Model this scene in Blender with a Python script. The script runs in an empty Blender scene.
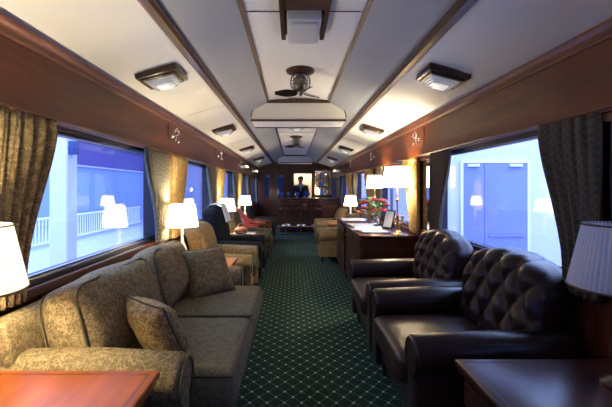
import bpy, bmesh, math, random
from mathutils import Vector, Matrix, noise
random.seed(7)
C = bpy.context.scene.collection
PI = math.pi
sin, cos, rad = math.sin, math.cos, math.radians

# ------------------------------------------------------------------ materials
def new_mat(name):
    m = bpy.data.materials.new(name); m.use_nodes = True
    nt = m.node_tree
    return m, nt, nt.nodes['Principled BSDF']

def N(nt, typ, **kw):
    n = nt.nodes.new(typ)
    for k, v in kw.items():
        if k in n.inputs: n.inputs[k].default_value = v
        else: setattr(n, k, v)
    return n

def plain(name, col, rough=.5, metal=0, coat=0, emit=None, es=0, bump=0, bscale=60, spec=.5, sheen=0, trans=0, vary=0):
    m, nt, b = new_mat(name)
    b.inputs['Base Color'].default_value = (*col, 1)
    b.inputs['Roughness'].default_value = rough
    b.inputs['Metallic'].default_value = metal
    b.inputs['Coat Weight'].default_value = coat
    b.inputs['Coat Roughness'].default_value = .12
    b.inputs['Specular IOR Level'].default_value = spec
    b.inputs['Sheen Weight'].default_value = sheen
    b.inputs['Transmission Weight'].default_value = trans
    if emit:
        b.inputs['Emission Color'].default_value = (*emit, 1); b.inputs['Emission Strength'].default_value = es
    tc = N(nt, 'ShaderNodeTexCoord')
    no = N(nt, 'ShaderNodeTexNoise', Scale=bscale, Detail=4)
    nt.links.new(tc.outputs['Object'], no.inputs['Vector'])
    if bump:
        bp = N(nt, 'ShaderNodeBump', Strength=bump, Distance=.004)
        nt.links.new(no.outputs['Fac'], bp.inputs['Height']); nt.links.new(bp.outputs[0], b.inputs['Normal'])
    if vary:
        n2 = N(nt, 'ShaderNodeTexNoise', Scale=3, Detail=3)
        nt.links.new(tc.outputs['Object'], n2.inputs['Vector'])
        cr = N(nt, 'ShaderNodeValToRGB')
        cr.color_ramp.elements[0].position = .35; cr.color_ramp.elements[1].position = .65
        cr.color_ramp.elements[0].color = (*[c*(1-vary) for c in col], 1)
        cr.color_ramp.elements[1].color = (*[min(1, c*(1+vary)) for c in col], 1)
        nt.links.new(n2.outputs['Fac'], cr.inputs['Fac']); nt.links.new(cr.outputs[0], b.inputs['Base Color'])
    return m

def wood(name, c1, c2, axis=1, rough=.25, coat=.5, scale=9):
    m, nt, b = new_mat(name)
    tc = N(nt, 'ShaderNodeTexCoord')
    mp = N(nt, 'ShaderNodeMapping')
    s = [scale]*3; s[axis] = scale*.09
    mp.inputs['Scale'].default_value = s
    no = N(nt, 'ShaderNodeTexNoise', Scale=1.0, Detail=6, Roughness=.6, Distortion=.6)
    no2 = N(nt, 'ShaderNodeTexNoise', Scale=7.0, Detail=3)
    cr = N(nt, 'ShaderNodeValToRGB')
    cr.color_ramp.elements[0].position = .33; cr.color_ramp.elements[1].position = .68
    cr.color_ramp.elements[0].color = (*c1, 1); cr.color_ramp.elements[1].color = (*c2, 1)
    mx = N(nt, 'ShaderNodeMath', operation='MULTIPLY_ADD'); mx.inputs[1].default_value = .25
    L = nt.links.new
    L(tc.outputs['Object'], mp.inputs['Vector']); L(mp.outputs[0], no.inputs['Vector']); L(mp.outputs[0], no2.inputs['Vector'])
    L(no2.outputs['Fac'], mx.inputs[0])
    sc = N(nt, 'ShaderNodeMath', operation='MULTIPLY'); sc.inputs[1].default_value = .78
    L(no.outputs['Fac'], sc.inputs[0]); L(sc.outputs[0], mx.inputs[2])
    L(mx.outputs[0], cr.inputs['Fac']); L(cr.outputs[0], b.inputs['Base Color'])
    b.inputs['Roughness'].default_value = rough
    b.inputs['Coat Weight'].default_value = coat; b.inputs['Coat Roughness'].default_value = .15; b.inputs['Specular IOR Level'].default_value = .3
    return m

def damask(name, base, motif, dark, scale=11, rough=.8, sheen=.3):
    m, nt, b = new_mat(name)
    L = nt.links.new
    tc = N(nt, 'ShaderNodeTexCoord')
    w = N(nt, 'ShaderNodeTexNoise', Scale=scale*.6, Detail=2)
    mix = N(nt, 'ShaderNodeMixRGB', blend_type='LINEAR_LIGHT'); mix.inputs['Fac'].default_value = .06
    L(tc.outputs['Object'], w.inputs['Vector']); L(tc.outputs['Object'], mix.inputs[1]); L(w.outputs['Color'], mix.inputs[2])
    v = N(nt, 'ShaderNodeTexVoronoi', Scale=scale, feature='SMOOTH_F1')
    L(mix.outputs[0], v.inputs['Vector'])
    wv = N(nt, 'ShaderNodeMath', operation='SINE'); ml = N(nt, 'ShaderNodeMath', operation='MULTIPLY'); ml.inputs[1].default_value = 14
    L(v.outputs['Distance'], ml.inputs[0]); L(ml.outputs[0], wv.inputs[0])
    n2 = N(nt, 'ShaderNodeTexNoise', Scale=scale*2.2, Detail=5, Roughness=.7); L(tc.outputs['Object'], n2.inputs['Vector'])
    ad = N(nt, 'ShaderNodeMath', operation='MULTIPLY_ADD'); ad.inputs[1].default_value = .22
    L(wv.outputs[0], ad.inputs[0]); L(n2.outputs['Fac'], ad.inputs[2])
    cr = N(nt, 'ShaderNodeValToRGB')
    e = cr.color_ramp.elements
    e[0].position = .3; e[0].color = (*dark, 1); e[1].position = .85; e[1].color = (*motif, 1)
    k = e.new(.55); k.color = (*base, 1)
    L(ad.outputs[0], cr.inputs['Fac']); L(cr.outputs[0], b.inputs['Base Color'])
    bp = N(nt, 'ShaderNodeBump', Strength=.35, Distance=.003)
    L(ad.outputs[0], bp.inputs['Height']); L(bp.outputs[0], b.inputs['Normal'])
    b.inputs['Roughness'].default_value = rough; b.inputs['Specular IOR Level'].default_value = .12
    return m

def lattice(name, ground, line, dot, px, py, lw=.06, dr=.16, rough=.95, coords='Object', axes=(0, 1), bump=.3, fleck=0):
    m, nt, b = new_mat(name)
    L = nt.links.new
    def M(op, a, b_=None, c=None):
        n = N(nt, 'ShaderNodeMath', operation=op)
        for i, v in enumerate((a, b_, c)):
            if v is None: continue
            if isinstance(v, (int, float)): n.inputs[i].default_value = v
            else: L(v, n.inputs[i])
        return n.outputs[0]
    tc = N(nt, 'ShaderNodeTexCoord'); sp = N(nt, 'ShaderNodeSeparateXYZ'); L(tc.outputs[coords], sp.inputs[0])
    X = M('DIVIDE', sp.outputs[axes[0]], px); Y = M('DIVIDE', sp.outputs[axes[1]], py)
    a = M('ADD', X, Y); c = M('SUBTRACT', X, Y)
    fa = M('ABSOLUTE', M('SUBTRACT', M('FRACT', a), .5)); fc = M('ABSOLUTE', M('SUBTRACT', M('FRACT', c), .5))
    da = M('SUBTRACT', .5, fa); dc = M('SUBTRACT', .5, fc)
    ln = M('SUBTRACT', 1.0, M('SMOOTH_MIN', M('DIVIDE', M('MINIMUM', da, dc), lw), 1.0, .2)); ln = M('MAXIMUM', ln, 0)
    dd = M('SQRT', M('ADD', M('MULTIPLY', da, da), M('MULTIPLY', dc, dc)))
    dt = M('LESS_THAN', dd, dr)
    no = N(nt, 'ShaderNodeTexNoise', Scale=180, Detail=2); L(tc.outputs[coords], no.inputs['Vector'])
    g = N(nt, 'ShaderNodeMixRGB'); g.inputs[1].default_value = (*[x*.6 for x in ground], 1); g.inputs[2].default_value = (*[x*1.4 for x in ground], 1)
    L(no.outputs['Fac'], g.inputs[0])
    m1 = N(nt, 'ShaderNodeMixRGB'); m1.inputs[2].default_value = (*line, 1); L(g.outputs[0], m1.inputs[1]); L(ln, m1.inputs[0])
    m2 = N(nt, 'ShaderNodeMixRGB'); m2.inputs[2].default_value = (*dot, 1); L(m1.outputs[0], m2.inputs[1]); L(dt, m2.inputs[0])
    L(m2.outputs[0], b.inputs['Base Color'])
    bp = N(nt, 'ShaderNodeBump', Strength=bump, Distance=.004); L(no.outputs['Fac'], bp.inputs['Height']); L(bp.outputs[0], b.inputs['Normal'])
    b.inputs['Roughness'].default_value = rough; b.inputs['Specular IOR Level'].default_value = .2
    return m

def pane_mat(name, tint=(.9, .94, 1), refl=.16):
    m = bpy.data.materials.new(name); m.use_nodes = True; nt = m.node_tree; nt.nodes.clear()
    o = N(nt, 'ShaderNodeOutputMaterial'); t = N(nt, 'ShaderNodeBsdfTransparent'); g = N(nt, 'ShaderNodeBsdfGlossy')
    t.inputs[0].default_value = (*tint, 1); g.inputs['Roughness'].default_value = .02; g.inputs[0].default_value = (1, 1, 1, 1)
    lw = N(nt, 'ShaderNodeLayerWeight'); lw.inputs[0].default_value = .5
    pw = N(nt, 'ShaderNodeMath', operation='POWER'); pw.inputs[1].default_value = 5; nt.links.new(lw.outputs['Facing'], pw.inputs[0])
    f = N(nt, 'ShaderNodeMath', operation='MULTIPLY_ADD'); f.inputs[1].default_value = .6; f.inputs[2].default_value = .04; nt.links.new(pw.outputs[0], f.inputs[0])
    mx = N(nt, 'ShaderNodeMixShader')
    nt.links.new(f.outputs[0], mx.inputs[0]); nt.links.new(t.outputs[0], mx.inputs[1]); nt.links.new(g.outputs[0], mx.inputs[2])
    nt.links.new(mx.outputs[0], o.inputs[0])
    return m

def shade_mat(name, col, es, trans=.5):
    m = bpy.data.materials.new(name); m.use_nodes = True; nt = m.node_tree; nt.nodes.clear()
    o = N(nt, 'ShaderNodeOutputMaterial'); d = N(nt, 'ShaderNodeBsdfDiffuse'); t = N(nt, 'ShaderNodeBsdfTranslucent')
    d.inputs[0].default_value = (*col, 1); t.inputs[0].default_value = (*col, 1)
    mx = N(nt, 'ShaderNodeMixShader'); mx.inputs[0].default_value = trans
    nt.links.new(d.outputs[0], mx.inputs[1]); nt.links.new(t.outputs[0], mx.inputs[2])
    out = mx.outputs[0]
    if es:
        e = N(nt, 'ShaderNodeEmission'); e.inputs[0].default_value = (1, .82, .58, 1); e.inputs[1].default_value = es
        a = N(nt, 'ShaderNodeAddShader'); nt.links.new(out, a.inputs[0]); nt.links.new(e.outputs[0], a.inputs[1]); out = a.outputs[0]
    nt.links.new(out, o.inputs[0])
    return m

MAT = {}
MAT['mahog'] = wood('mahogany', (.080, .019, .004), (.21, .055, .010), 1, .34, .15)
MAT['mahogz'] = wood('mahogany_upright', (.075, .020, .009), (.19, .058, .021), 2, .28, .5)
MAT['mahogx'] = wood('mahogany_cross', (.080, .022, .010), (.19, .058, .022), 0, .28, .5)
MAT['tabletop'] = wood('orange_tabletop', (.14, .028, .004), (.34, .082, .012), 0, .42, .0, 7)
MAT['dark'] = wood('dark_mahogany', (.026, .007, .004), (.070, .018, .008), 0, .28, .12, 8)
MAT['darkz'] = wood('dark_mahogany_upright', (.026, .008, .004), (.070, .021, .010), 2, .3, .15, 8)
MAT['strip'] = wood('ceiling_strip_wood', (.045, .019, .010), (.14, .062, .030), 1, .35, .3, 14)
MAT['cornice'] = wood('cornice_wood', (.13, .038, .010), (.26, .085, .022), 1, .30, .25)
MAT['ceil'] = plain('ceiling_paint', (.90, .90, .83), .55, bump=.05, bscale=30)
MAT['cove'] = plain('cove_grey', (.42, .45, .47), .55, bump=.05, bscale=30)  # plain grey, darker than the rest of the ceiling
MAT['sofa'] = damask('sofa_damask', (.225, .165, .075), (.33, .25, .125), (.125, .090, .040), 44)
MAT['sofaseat'] = damask('sofa_seat_cloth', (.150, .122, .066), (.19, .156, .088), (.105, .084, .044), 44)
MAT['piping'] = plain('piping_cord', (.10, .080, .045), .9, spec=.05)
MAT['pillow'] = damask('pillow_damask', (.30, .205, .080), (.44, .32, .14), (.16, .105, .042), 36)
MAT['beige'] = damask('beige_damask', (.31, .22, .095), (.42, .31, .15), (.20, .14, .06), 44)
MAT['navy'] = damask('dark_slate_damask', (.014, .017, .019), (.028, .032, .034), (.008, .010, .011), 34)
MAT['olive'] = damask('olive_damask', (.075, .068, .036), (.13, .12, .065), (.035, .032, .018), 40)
MAT['leather'] = plain('brown_leather', (.023, .0105, .009), .29, bump=.25, bscale=160, coat=.03, spec=.28, vary=.2)
MAT['button'] = plain('leather_button', (.020, .012, .012), .35)
MAT['red'] = plain('red_leather', (.50, .050, .022), .32, bump=.2, bscale=120, coat=.1)
MAT['bag'] = plain('brown_leather_bag', (.16, .055, .03), .4, bump=.2, bscale=80)
MAT['carpet'] = lattice('green_carpet', (.004, .024, .014), (.065, .115, .07), (.50, .48, .32), .105, .126, lw=.07, dr=.10)
MAT['drape'] = lattice('diamond_drape', (.16, .155, .115), (.22, .205, .145), (.25, .23, .16), .03, .04, lw=.25, dr=.2, axes=(1, 2), bump=.1)
MAT['drape_dark'] = lattice('brown_checked_drape', (.115, .092, .062), (.15, .12, .08), (.17, .14, .09), .03, .04, lw=.25, dr=.2, axes=(1, 2), bump=.1)
MAT['endpane'] = pane_mat('dark_blue_glass', (.10, .17, .24))
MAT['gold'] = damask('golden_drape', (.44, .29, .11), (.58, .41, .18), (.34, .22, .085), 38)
MAT['gold_near'] = damask('gold_drape_toned_for_lamp', (.25, .175, .075), (.36, .26, .12), (.15, .11, .05), 34)  # golden drape again, colour darkened to offset the strong lamplight beside it
MAT['brass'] = plain('brass', (.75, .50, .20), .25, 1)
MAT['chrome'] = plain('chrome', (.8, .8, .82), .12, 1)
MAT['iron'] = plain('dark_bronze', (.06, .05, .045), .35, .8)
MAT['cage'] = plain('fan_metal', (.25, .24, .22), .3, .9)
MAT['frame'] = plain('window_rubber', (.014, .014, .020), .35, coat=.3)
MAT['alu'] = plain('window_bead', (.40, .40, .45), .3, .9)
MAT['pane'] = pane_mat('window_glass')
MAT['glass'] = plain('clear_glass', (.92, .96, 1), .03, trans=1.0)
MAT['blueglass'] = plain('blue_glass', (.12, .28, .80), .08, trans=.5)
MAT['mirror'] = plain('mirror_silver', (.86, .86, .88), .02, 1)
MAT['shade_on'] = shade_mat('lit_shade_cloth', (.90, .87, .80), .40, .15)
MAT['shade_far'] = shade_mat('bright_lit_shade_cloth', (.92, .88, .78), 2.2)
MAT['shade_off'] = shade_mat('pleated_shade_cloth', (.80, .80, .82), 0, .35)
MAT['trim_brown'] = plain('shade_trim', (.16, .10, .05), .7)
MAT['cream'] = plain('cream_ceramic', (.72, .66, .52), .3, coat=.4)
MAT['black'] = plain('black_lacquer', (.012, .012, .014), .3)
MAT['white'] = plain('white_paper', (.55, .57, .62), .6)
MAT['navycover'] = plain('navy_cover', (.02, .05, .18), .35)
MAT['leaf'] = plain('leaf_green', (.05, .22, .035), .45, vary=.3)
MAT['petal'] = plain('red_petal', (.50, .010, .018), .5)
MAT['pink'] = plain('pink_petal', (.68, .055, .085), .5)
MAT['diff'] = plain('frosted_diffuser', (.70, .72, .70), .25, emit=(1, .96, .88), es=.30)
MAT['diff2'] = plain('ribbed_glass_diffuser', (.74, .78, .80), .15, trans=.12, emit=(1, .97, .9), es=.05)
MAT['tube'] = plain('lit_tube', (.9, .9, .85), .3, emit=(1, .93, .75), es=2.0)
MAT['lace'] = plain('white_lace', (.70, .74, .84), .8)
MAT['plat'] = plain('hall_floor', (.50, .53, .60), .22, coat=.3, vary=.05)
MAT['hallwall'] = plain('hall_wall_paint', (.62, .64, .72), .7)
MAT['hallpale'] = plain('hall_pale_blue_wall', (.38, .55, .70), .6)
MAT['purple'] = plain('purple_fascia', (.16, .13, .34), .5)
MAT['bluedoor'] = plain('blue_door_paint', (.22, .26, .56), .3, coat=.3)
MAT['whitepaint'] = plain('white_paint', (.82, .84, .88), .5)
MAT['skin'] = plain('skin', (.50, .30, .21), .5)
MAT['suit'] = plain('dark_suit', (.018, .022, .035), .8)
MAT['shirt'] = plain('blue_shirt', (.35, .45, .70), .7)
MAT['hair'] = plain('dark_hair', (.02, .014, .01), .6)
MAT['creamwall'] = plain('cream_wall', (.78, .70, .56), .6)
MAT['darkwall'] = wood('bar_panelling', (.035, .013, .010), (.09, .030, .018), 2, .3, .5, 9)

# ------------------------------------------------------------------ mesh helpers
class MB:
    def __init__(s): s.v = []; s.f = []
    def add(s, v, f, M=None):
        n = len(s.v)
        s.v += [tuple(M @ Vector(p)) if M else tuple(p) for p in v]
        s.f += [tuple(i+n for i in q) for q in f]
        return s
    def box(s, x0, x1, y0, y1, z0, z1, M=None):
        v = [(x, y, z) for x in (x0, x1) for y in (y0, y1) for z in (z0, z1)]
        return s.add(v, [(0, 1, 3, 2), (4, 6, 7, 5), (0, 4, 5, 1), (2, 3, 7, 6), (0, 2, 6, 4), (1, 5, 7, 3)], M)
    def lathe(s, prof, n=24, c=(0, 0, 0), M=None, mod=None):
        v = []; f = []
        for (r, z) in prof:
            for k in range(n):
                a = 2*PI*k/n; rr = r*(mod(k) if mod else 1)
                v.append((c[0]+rr*cos(a), c[1]+rr*sin(a), c[2]+z))
        for i in range(len(prof)-1):
            for k in range(n):
                k2 = (k+1) % n
                f.append((i*n+k, i*n+k2, (i+1)*n+k2, (i+1)*n+k))
        if prof[0][0] > 1e-5: f.append(tuple(range(n))[::-1])
        if prof[-1][0] > 1e-5: f.append(tuple((len(prof)-1)*n+k for k in range(n)))
        return s.add(v, f, M)
    def tube(s, pts, r, n=8, closed=False, M=None):
        P = [Vector(p) for p in pts]; m = len(P); v = []; f = []
        up = None
        for i, p in enumerate(P):
            if closed: d = P[(i+1) % m]-P[i-1]
            else: d = P[min(i+1, m-1)]-P[max(i-1, 0)]
            if d.length < 1e-9: d = Vector((0, 0, 1))
            d.normalize()
            if up is None:
                up = Vector((0, 0, 1)) if abs(d.z) < .9 else Vector((1, 0, 0))
            u = d.cross(up)
            if u.length < 1e-6: u = d.cross(Vector((1, 0, 0)))
            u.normalize(); w = u.cross(d).normalized(); up = w
            rr = r[i] if isinstance(r, (list, tuple)) else r
            for k in range(n):
                a = 2*PI*k/n; v.append(tuple(p+u*rr*cos(a)+w*rr*sin(a)))
        for i in range(m if closed else m-1):
            j = (i+1) % m
            for k in range(n):
                k2 = (k+1) % n; f.append((i*n+k, j*n+k, j*n+k2, i*n+k2))
        if not closed:
            f.append(tuple(range(n))); f.append(tuple((m-1)*n+k for k in range(n))[::-1])
        return s.add(v, f, M)
    def prism(s, prof, a0, a1, axis='Y', bev=0.0, M=None, steps=3):
        # prof: (u,v) counter-clockwise polygon; extruded along axis
        m = len(prof)
        nrm = []
        for i in range(m):
            p0 = Vector(prof[i-1]); p1 = Vector(prof[i]); p2 = Vector(prof[(i+1) % m])
            e = (p1-p0); g = (p2-p1)
            e = e.normalized() if e.length else e; g = g.normalized() if g.length else g
            t = (e+g); t = t.normalized() if t.length > 1e-6 else e
            nrm.append(Vector((-t.y, t.x)))
        area = sum(prof[i-1][0]*prof[i][1]-prof[i][0]*prof[i-1][1] for i in range(m))
        sg = 1 if area > 0 else -1
        rings = []
        if bev:
            for k in range(steps+1):
                a = PI/2*k/steps; rings.append((a0+bev*(1-sin(a)), bev*(1-cos(a))) )
            R1 = [(a0+bev*(1-cos(PI/2*k/steps)), bev*(1-sin(PI/2*k/steps))) for k in range(steps+1)]
            R2 = [(a0+(a1-a0)*.5, 0)]
            R3 = [(a1-(x-a0), o) for x, o in R1][::-1]
            rings = R1+R2+R3
        else: rings = [(a0, 0), (a1, 0)]
        v = []; f = []
        for a, o in rings:
            for i in range(m):
                q = Vector(prof[i])+nrm[i]*o*sg
                if axis == 'Y': v.append((q.x, a, q.y))
                elif axis == 'X': v.append((a, q.x, q.y))
                else: v.append((q.x, q.y, a))
        for r in range(len(rings)-1):
            for i in range(m):
                j = (i+1) % m; f.append((r*m+i, r*m+j, (r+1)*m+j, (r+1)*m+i))
        f.append(tuple(range(m))[::-1]); f.append(tuple((len(rings)-1)*m+i for i in range(m)))
        return s.add(v, f, M)
    def rbox(s, cx, cy, cz, sx, sy, sz, r=.03, mid=(4, 4, 4), k=3, fn=None, M=None):
        h = (sx/2, sy/2, sz/2); r = min(r, min(h)*.999)
        ax = []
        for d in range(3):
            L = []
            for i in range(k): L.append(-h[d]+r*(1-cos(PI/2*i/k)) if True else 0)
            a = -h[d]+r; b_ = h[d]-r
            for i in range(mid[d]+1): L.append(a+(b_-a)*i/mid[d])
            for i in range(k-1, -1, -1): L.append(h[d]-r*(1-cos(PI/2*i/k)))
            ax.append(L)
        n = [len(a) for a in ax]; idx = {}; v = []; f = []
        def vid(i, j, l):
            key = (i, j, l)
            if key not in idx:
                p = [ax[0][i], ax[1][j], ax[2][l]]
                q = [max(-h[d]+r, min(h[d]-r, p[d])) for d in range(3)]
                dd = Vector([p[d]-q[d] for d in range(3)])
                if dd.length > 1e-9:
                    dd = dd.normalized()*r
                p = Vector(q)+dd
                if fn: p = Vector(fn(p.x, p.y, p.z))
                idx[key] = len(v); v.append((p.x+cx, p.y+cy, p.z+cz))
            return idx[key]
        for i in range(n[0]-1):
            for j in range(n[1]-1):
                f.append((vid(i, j, 0), vid(i, j+1, 0), vid(i+1, j+1, 0), vid(i+1, j, 0)))
                t = n[2]-1; f.append((vid(i, j, t), vid(i+1, j, t), vid(i+1, j+1, t), vid(i, j+1, t)))
        for i in range(n[0]-1):
            for l in range(n[2]-1):
                f.append((vid(i, 0, l), vid(i+1, 0, l), vid(i+1, 0, l+1), vid(i, 0, l+1)))
                t = n[1]-1; f.append((vid(i, t, l), vid(i, t, l+1), vid(i+1, t, l+1), vid(i+1, t, l)))
        for j in range(n[1]-1):
            for l in range(n[2]-1):
                f.append((vid(0, j, l), vid(0, j, l+1), vid(0, j+1, l+1), vid(0, j+1, l)))
                t = n[0]-1; f.append((vid(t, j, l), vid(t, j+1, l), vid(t, j+1, l+1), vid(t, j, l+1)))
        return s.add(v, f, M)
    def sphere(s, c, r, n=12, sc=(1, 1, 1), M=None):
        prof = [(r*sin(PI*i/(n//2+2)), -r*cos(PI*i/(n//2+2))) for i in range(n//2+3)]
        prof[0] = (0.0, -r); prof[-1] = (0.0, r)
        T = Matrix.Translation(c) @ Matrix.Diagonal((*sc, 1))
        if M: T = M @ T
        return s.lathe(prof, n, M=T)

def make(name, mb, mat, parent=None, smooth=35, bevel=0, M=None):
    me = bpy.data.meshes.new(name)
    me.from_pydata(mb.v, [], mb.f); me.validate()
    bm = bmesh.new(); bm.from_mesh(me)
    bmesh.ops.remove_doubles(bm, verts=bm.verts, dist=1e-6)
    bmesh.ops.recalc_face_normals(bm, faces=bm.faces)
    if bevel:
        es = [e for e in bm.edges if len(e.link_faces) == 2 and e.calc_face_angle(0) > .6]
        bmesh.ops.bevel(bm, geom=es, offset=bevel, segments=2, affect='EDGES', clamp_overlap=True)
    if smooth:
        for f in bm.faces: f.smooth = True
        for e in bm.edges:
            if len(e.link_faces) == 2 and e.calc_face_angle(0) > rad(smooth): e.smooth = False
    bm.to_mesh(me); bm.free()
    me.materials.append(MAT[mat] if isinstance(mat, str) else mat)
    o = bpy.data.objects.new(name, me); C.objects.link(o)
    if parent: o.parent = parent
    return o

def tag(o, label=None, cat=None, group=None, kind=None):
    if label: o['label'] = label
    if cat: o['category'] = cat
    if group: o['group'] = group
    if kind: o['kind'] = kind
    return o
def thing(name, label, cat, loc=(0, 0, 0), rz=0, group=None):
    o = bpy.data.objects.new(name, None); C.objects.link(o)
    o.location = loc; o.rotation_euler = (0, 0, rz); o.empty_display_size = .1
    return tag(o, label, cat, group)
def struct(name, mb, mat, parent=None, **k):
    o = make(name, mb, mat, parent, **k)
    if not parent: o['kind'] = 'structure'
    return o
def copy_tree(o, parent=None):
    c = o.copy(); C.objects.link(c); c.parent = parent
    for ch in list(o.children): copy_tree(ch, c)
    return c
def dup(o, loc, label, rz=None, group=None):
    c = copy_tree(o); c.location = loc
    if rz is not None: c.rotation_euler[2] = rz
    c['label'] = label
    if group: c['group'] = group
    return c
def bx(*a): return MB().box(*a)

# ------------------------------------------------------------------ carriage dimensions
XL, XR, XC = -1.28, 1.42, .07
Y0, Y1 = -2.6, 14.0
SILL, HEAD, TOP = .81, 1.645, 2.03
LP = [-3.23, -.88, 1.47, 3.82, 6.17, 8.52, 10.87, 13.22]      # pillar centres on the left wall
RP = [-3.3, -.85, 1.58, 4.05, 6.50, 8.95, 11.40, 13.85]
HW = .17                                                       # half width of a pillar

struct('floor', bx(XL-.2, XR+.2, Y0, Y1+1.6, -.12, 0), 'carpet', smooth=0)

def wall(name, x, side, P):
    mb = MB(); t = .14*side
    a, b = sorted((x, x+t))
    mb.box(a, b, Y0, Y1, 0, SILL); mb.box(a, b, Y0, Y1, HEAD, TOP+.1)
    for c in P:
        lo, hi = max(Y0, c-HW), min(Y1, c+HW)
        if hi > lo: mb.box(a, b, lo, hi, SILL, HEAD)
    return struct(name, mb, 'mahogz', smooth=0)
wall('wall_left', XL, -1, LP); wall('wall_right', XR, 1, RP)

nwin = 0
def window(x, side, ya, yb):
    """frame proud of the wall opening, glass in the middle of the wall"""
    global nwin; nwin += 1
    w = bpy.data.objects.new('window_%d' % nwin, None); C.objects.link(w); w['kind'] = 'structure'
    w.location = (x+.07*side, (ya+yb)/2, SILL); hy = (yb-ya)/2; H = HEAD-SILL
    xi, xo = sorted((-.065*side, .05*side))
    f = MB(); fw = .035
    f.box(xi, xo, -hy, hy, 0, fw); f.box(xi, xo, -hy, hy, H-fw, H)
    f.box(xi, xo, -hy, -hy+fw, fw, H-fw); f.box(xi, xo, hy-fw, hy, fw, H-fw)
    make('window_frame', f, 'frame', w, bevel=.004)
    g = MB(); q = .022
    a, b = sorted((-.03*side, -.02*side))
    g.box(a, b, -hy+fw, hy-fw, fw, fw+.012); g.box(a, b, -hy+fw, hy-fw, H-fw-.012, H-fw)
    make('glazing_bead', g, 'alu', w, smooth=0)
    make('pane', bx(-.004, .004, -hy+.02, hy-.02, .02, H-.03), 'pane', w, smooth=0)
    s = MB(); a, b = sorted((-.085*side, -.125*side)) if False else sorted((-.07*side, -.11*side))
    s.box(a, b, -hy, hy, -.035, .008)
    make('sill', s, 'mahog', w, bevel=.006)
for i in range(len(LP)-1):
    window(XL, -1, max(LP[i]+HW, Y0), min(LP[i+1]-HW, Y1))
for i in range(len(RP)-1):
    window(XR, 1, max(RP[i]+HW, Y0), min(RP[i+1]-HW, Y1))

# valances with cornice (mahogany frieze over the windows)
tn = 0
def trim(mb, mat, **k):
    global tn; tn += 1
    return struct('trim_%d' % tn, mb, mat, **k)
for x, s in ((XL, 1), (XR, -1)):
    pr = [(x, HEAD-.01), (x+s*.055, HEAD-.01), (x+s*.06, HEAD+.02), (x+s*.045, HEAD+.10), (x+s*.038, 1.91), (x+s*.042, 1.95), (x, 1.95)]
    trim(MB().prism(pr, Y0, Y1), 'mahog', smooth=30)
    pr = [(x, 1.952), (x+s*.047, 1.952), (x+s*.052, 1.962), (x+s*.048, 1.98), (x+s*.052, 2.0), (x+s*.060, 2.012), (x+s*.062, 2.028), (x, 2.05)]
    trim(MB().prism(pr, Y0, Y1), 'cornice', smooth=30)
    # thin bead at lower edge
    trim(MB().tube([(x+s*.058, Y0, HEAD+.004), (x+s*.058, Y1, HEAD+.004)], .007, 8), 'cornice')
    # joints in the frieze
    m = MB()
    for c in (LP if s > 0 else RP)[1:-1]:
        m.box(*sorted((x+s*.02, x+s*.046)), c-.004, c+.004, HEAD+.02, 1.95)
    trim(m, 'dark', smooth=0)

# ceiling vault: cross-section extruded along the carriage
def ceil_prof():
    pts = []
    hw = (XR-XL)/2
    for i in range(9):                       # gently bowed outer part
        t = i/8; pts.append((-hw-.02+(hw+.02-.76)*t, 2.03+.18*(1-(1-t)**1.3)))
    for i in range(1, 11):                   # cove
        a = PI/2*i/10; pts.append((-.76+.39*sin(a), 2.21+.19*(sin(a)**1.3)))
    for i in range(1, 7): t = i/6; pts.append((-.37+.37*t, 2.40+.03*sin(PI/2*t)))
    full = pts+[(-x, z) for x, z in reversed(pts[:-1])]
    return [(x+XC, z) for x, z in full]
cp = ceil_prof()
def vault(pts, ya, yb, th=.03):
    up = [(x, z+th) for x, z in pts]
    return MB().prism(pts+up[::-1], ya, yb)
nA = 9; nB = 19; nC = len(cp)-nB
struct('ceiling', vault(cp, Y0, Y1), 'ceil', smooth=30)
ce = bpy.data.objects['ceiling']
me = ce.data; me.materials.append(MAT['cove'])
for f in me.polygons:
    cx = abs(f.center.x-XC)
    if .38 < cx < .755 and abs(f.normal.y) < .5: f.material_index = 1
# wooden ribs running along the vault
for s in (-1, 1):
    x = XC+s*.77
    trim(MB().prism([(x-.038, 2.225), (x-.038, 2.188), (x-.02, 2.178), (x+.02, 2.178), (x+.038, 2.188), (x+.038, 2.225)], Y0, Y1), 'strip', smooth=0)
    x = XC+s*.385
    trim(MB().prism([(x-.018, 2.41), (x-.018, 2.383), (x+.018, 2.383), (x+.018, 2.41)], Y0, Y1), 'strip', smooth=0)
# dark joints across the ceiling
j = MB()
for y in (4.2, 6.9, 9.4):
    up = [(x, z-.0015) for x, z in cp[2:9]]; lo = [(x, z+.004) for x, z in cp[2:9]]
    j.prism(up+lo[::-1], y, y+.005)
    up = [(x, z-.0015) for x, z in cp[-9:-2]]; lo = [(x, z+.004) for x, z in cp[-9:-2]]
    j.prism(up+lo[::-1], y, y+.005)
    j.box(XC-.37, XC+.37, y-1.8, y-1.796, 2.398, 2.404)
trim(j, 'strip', smooth=0)
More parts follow.
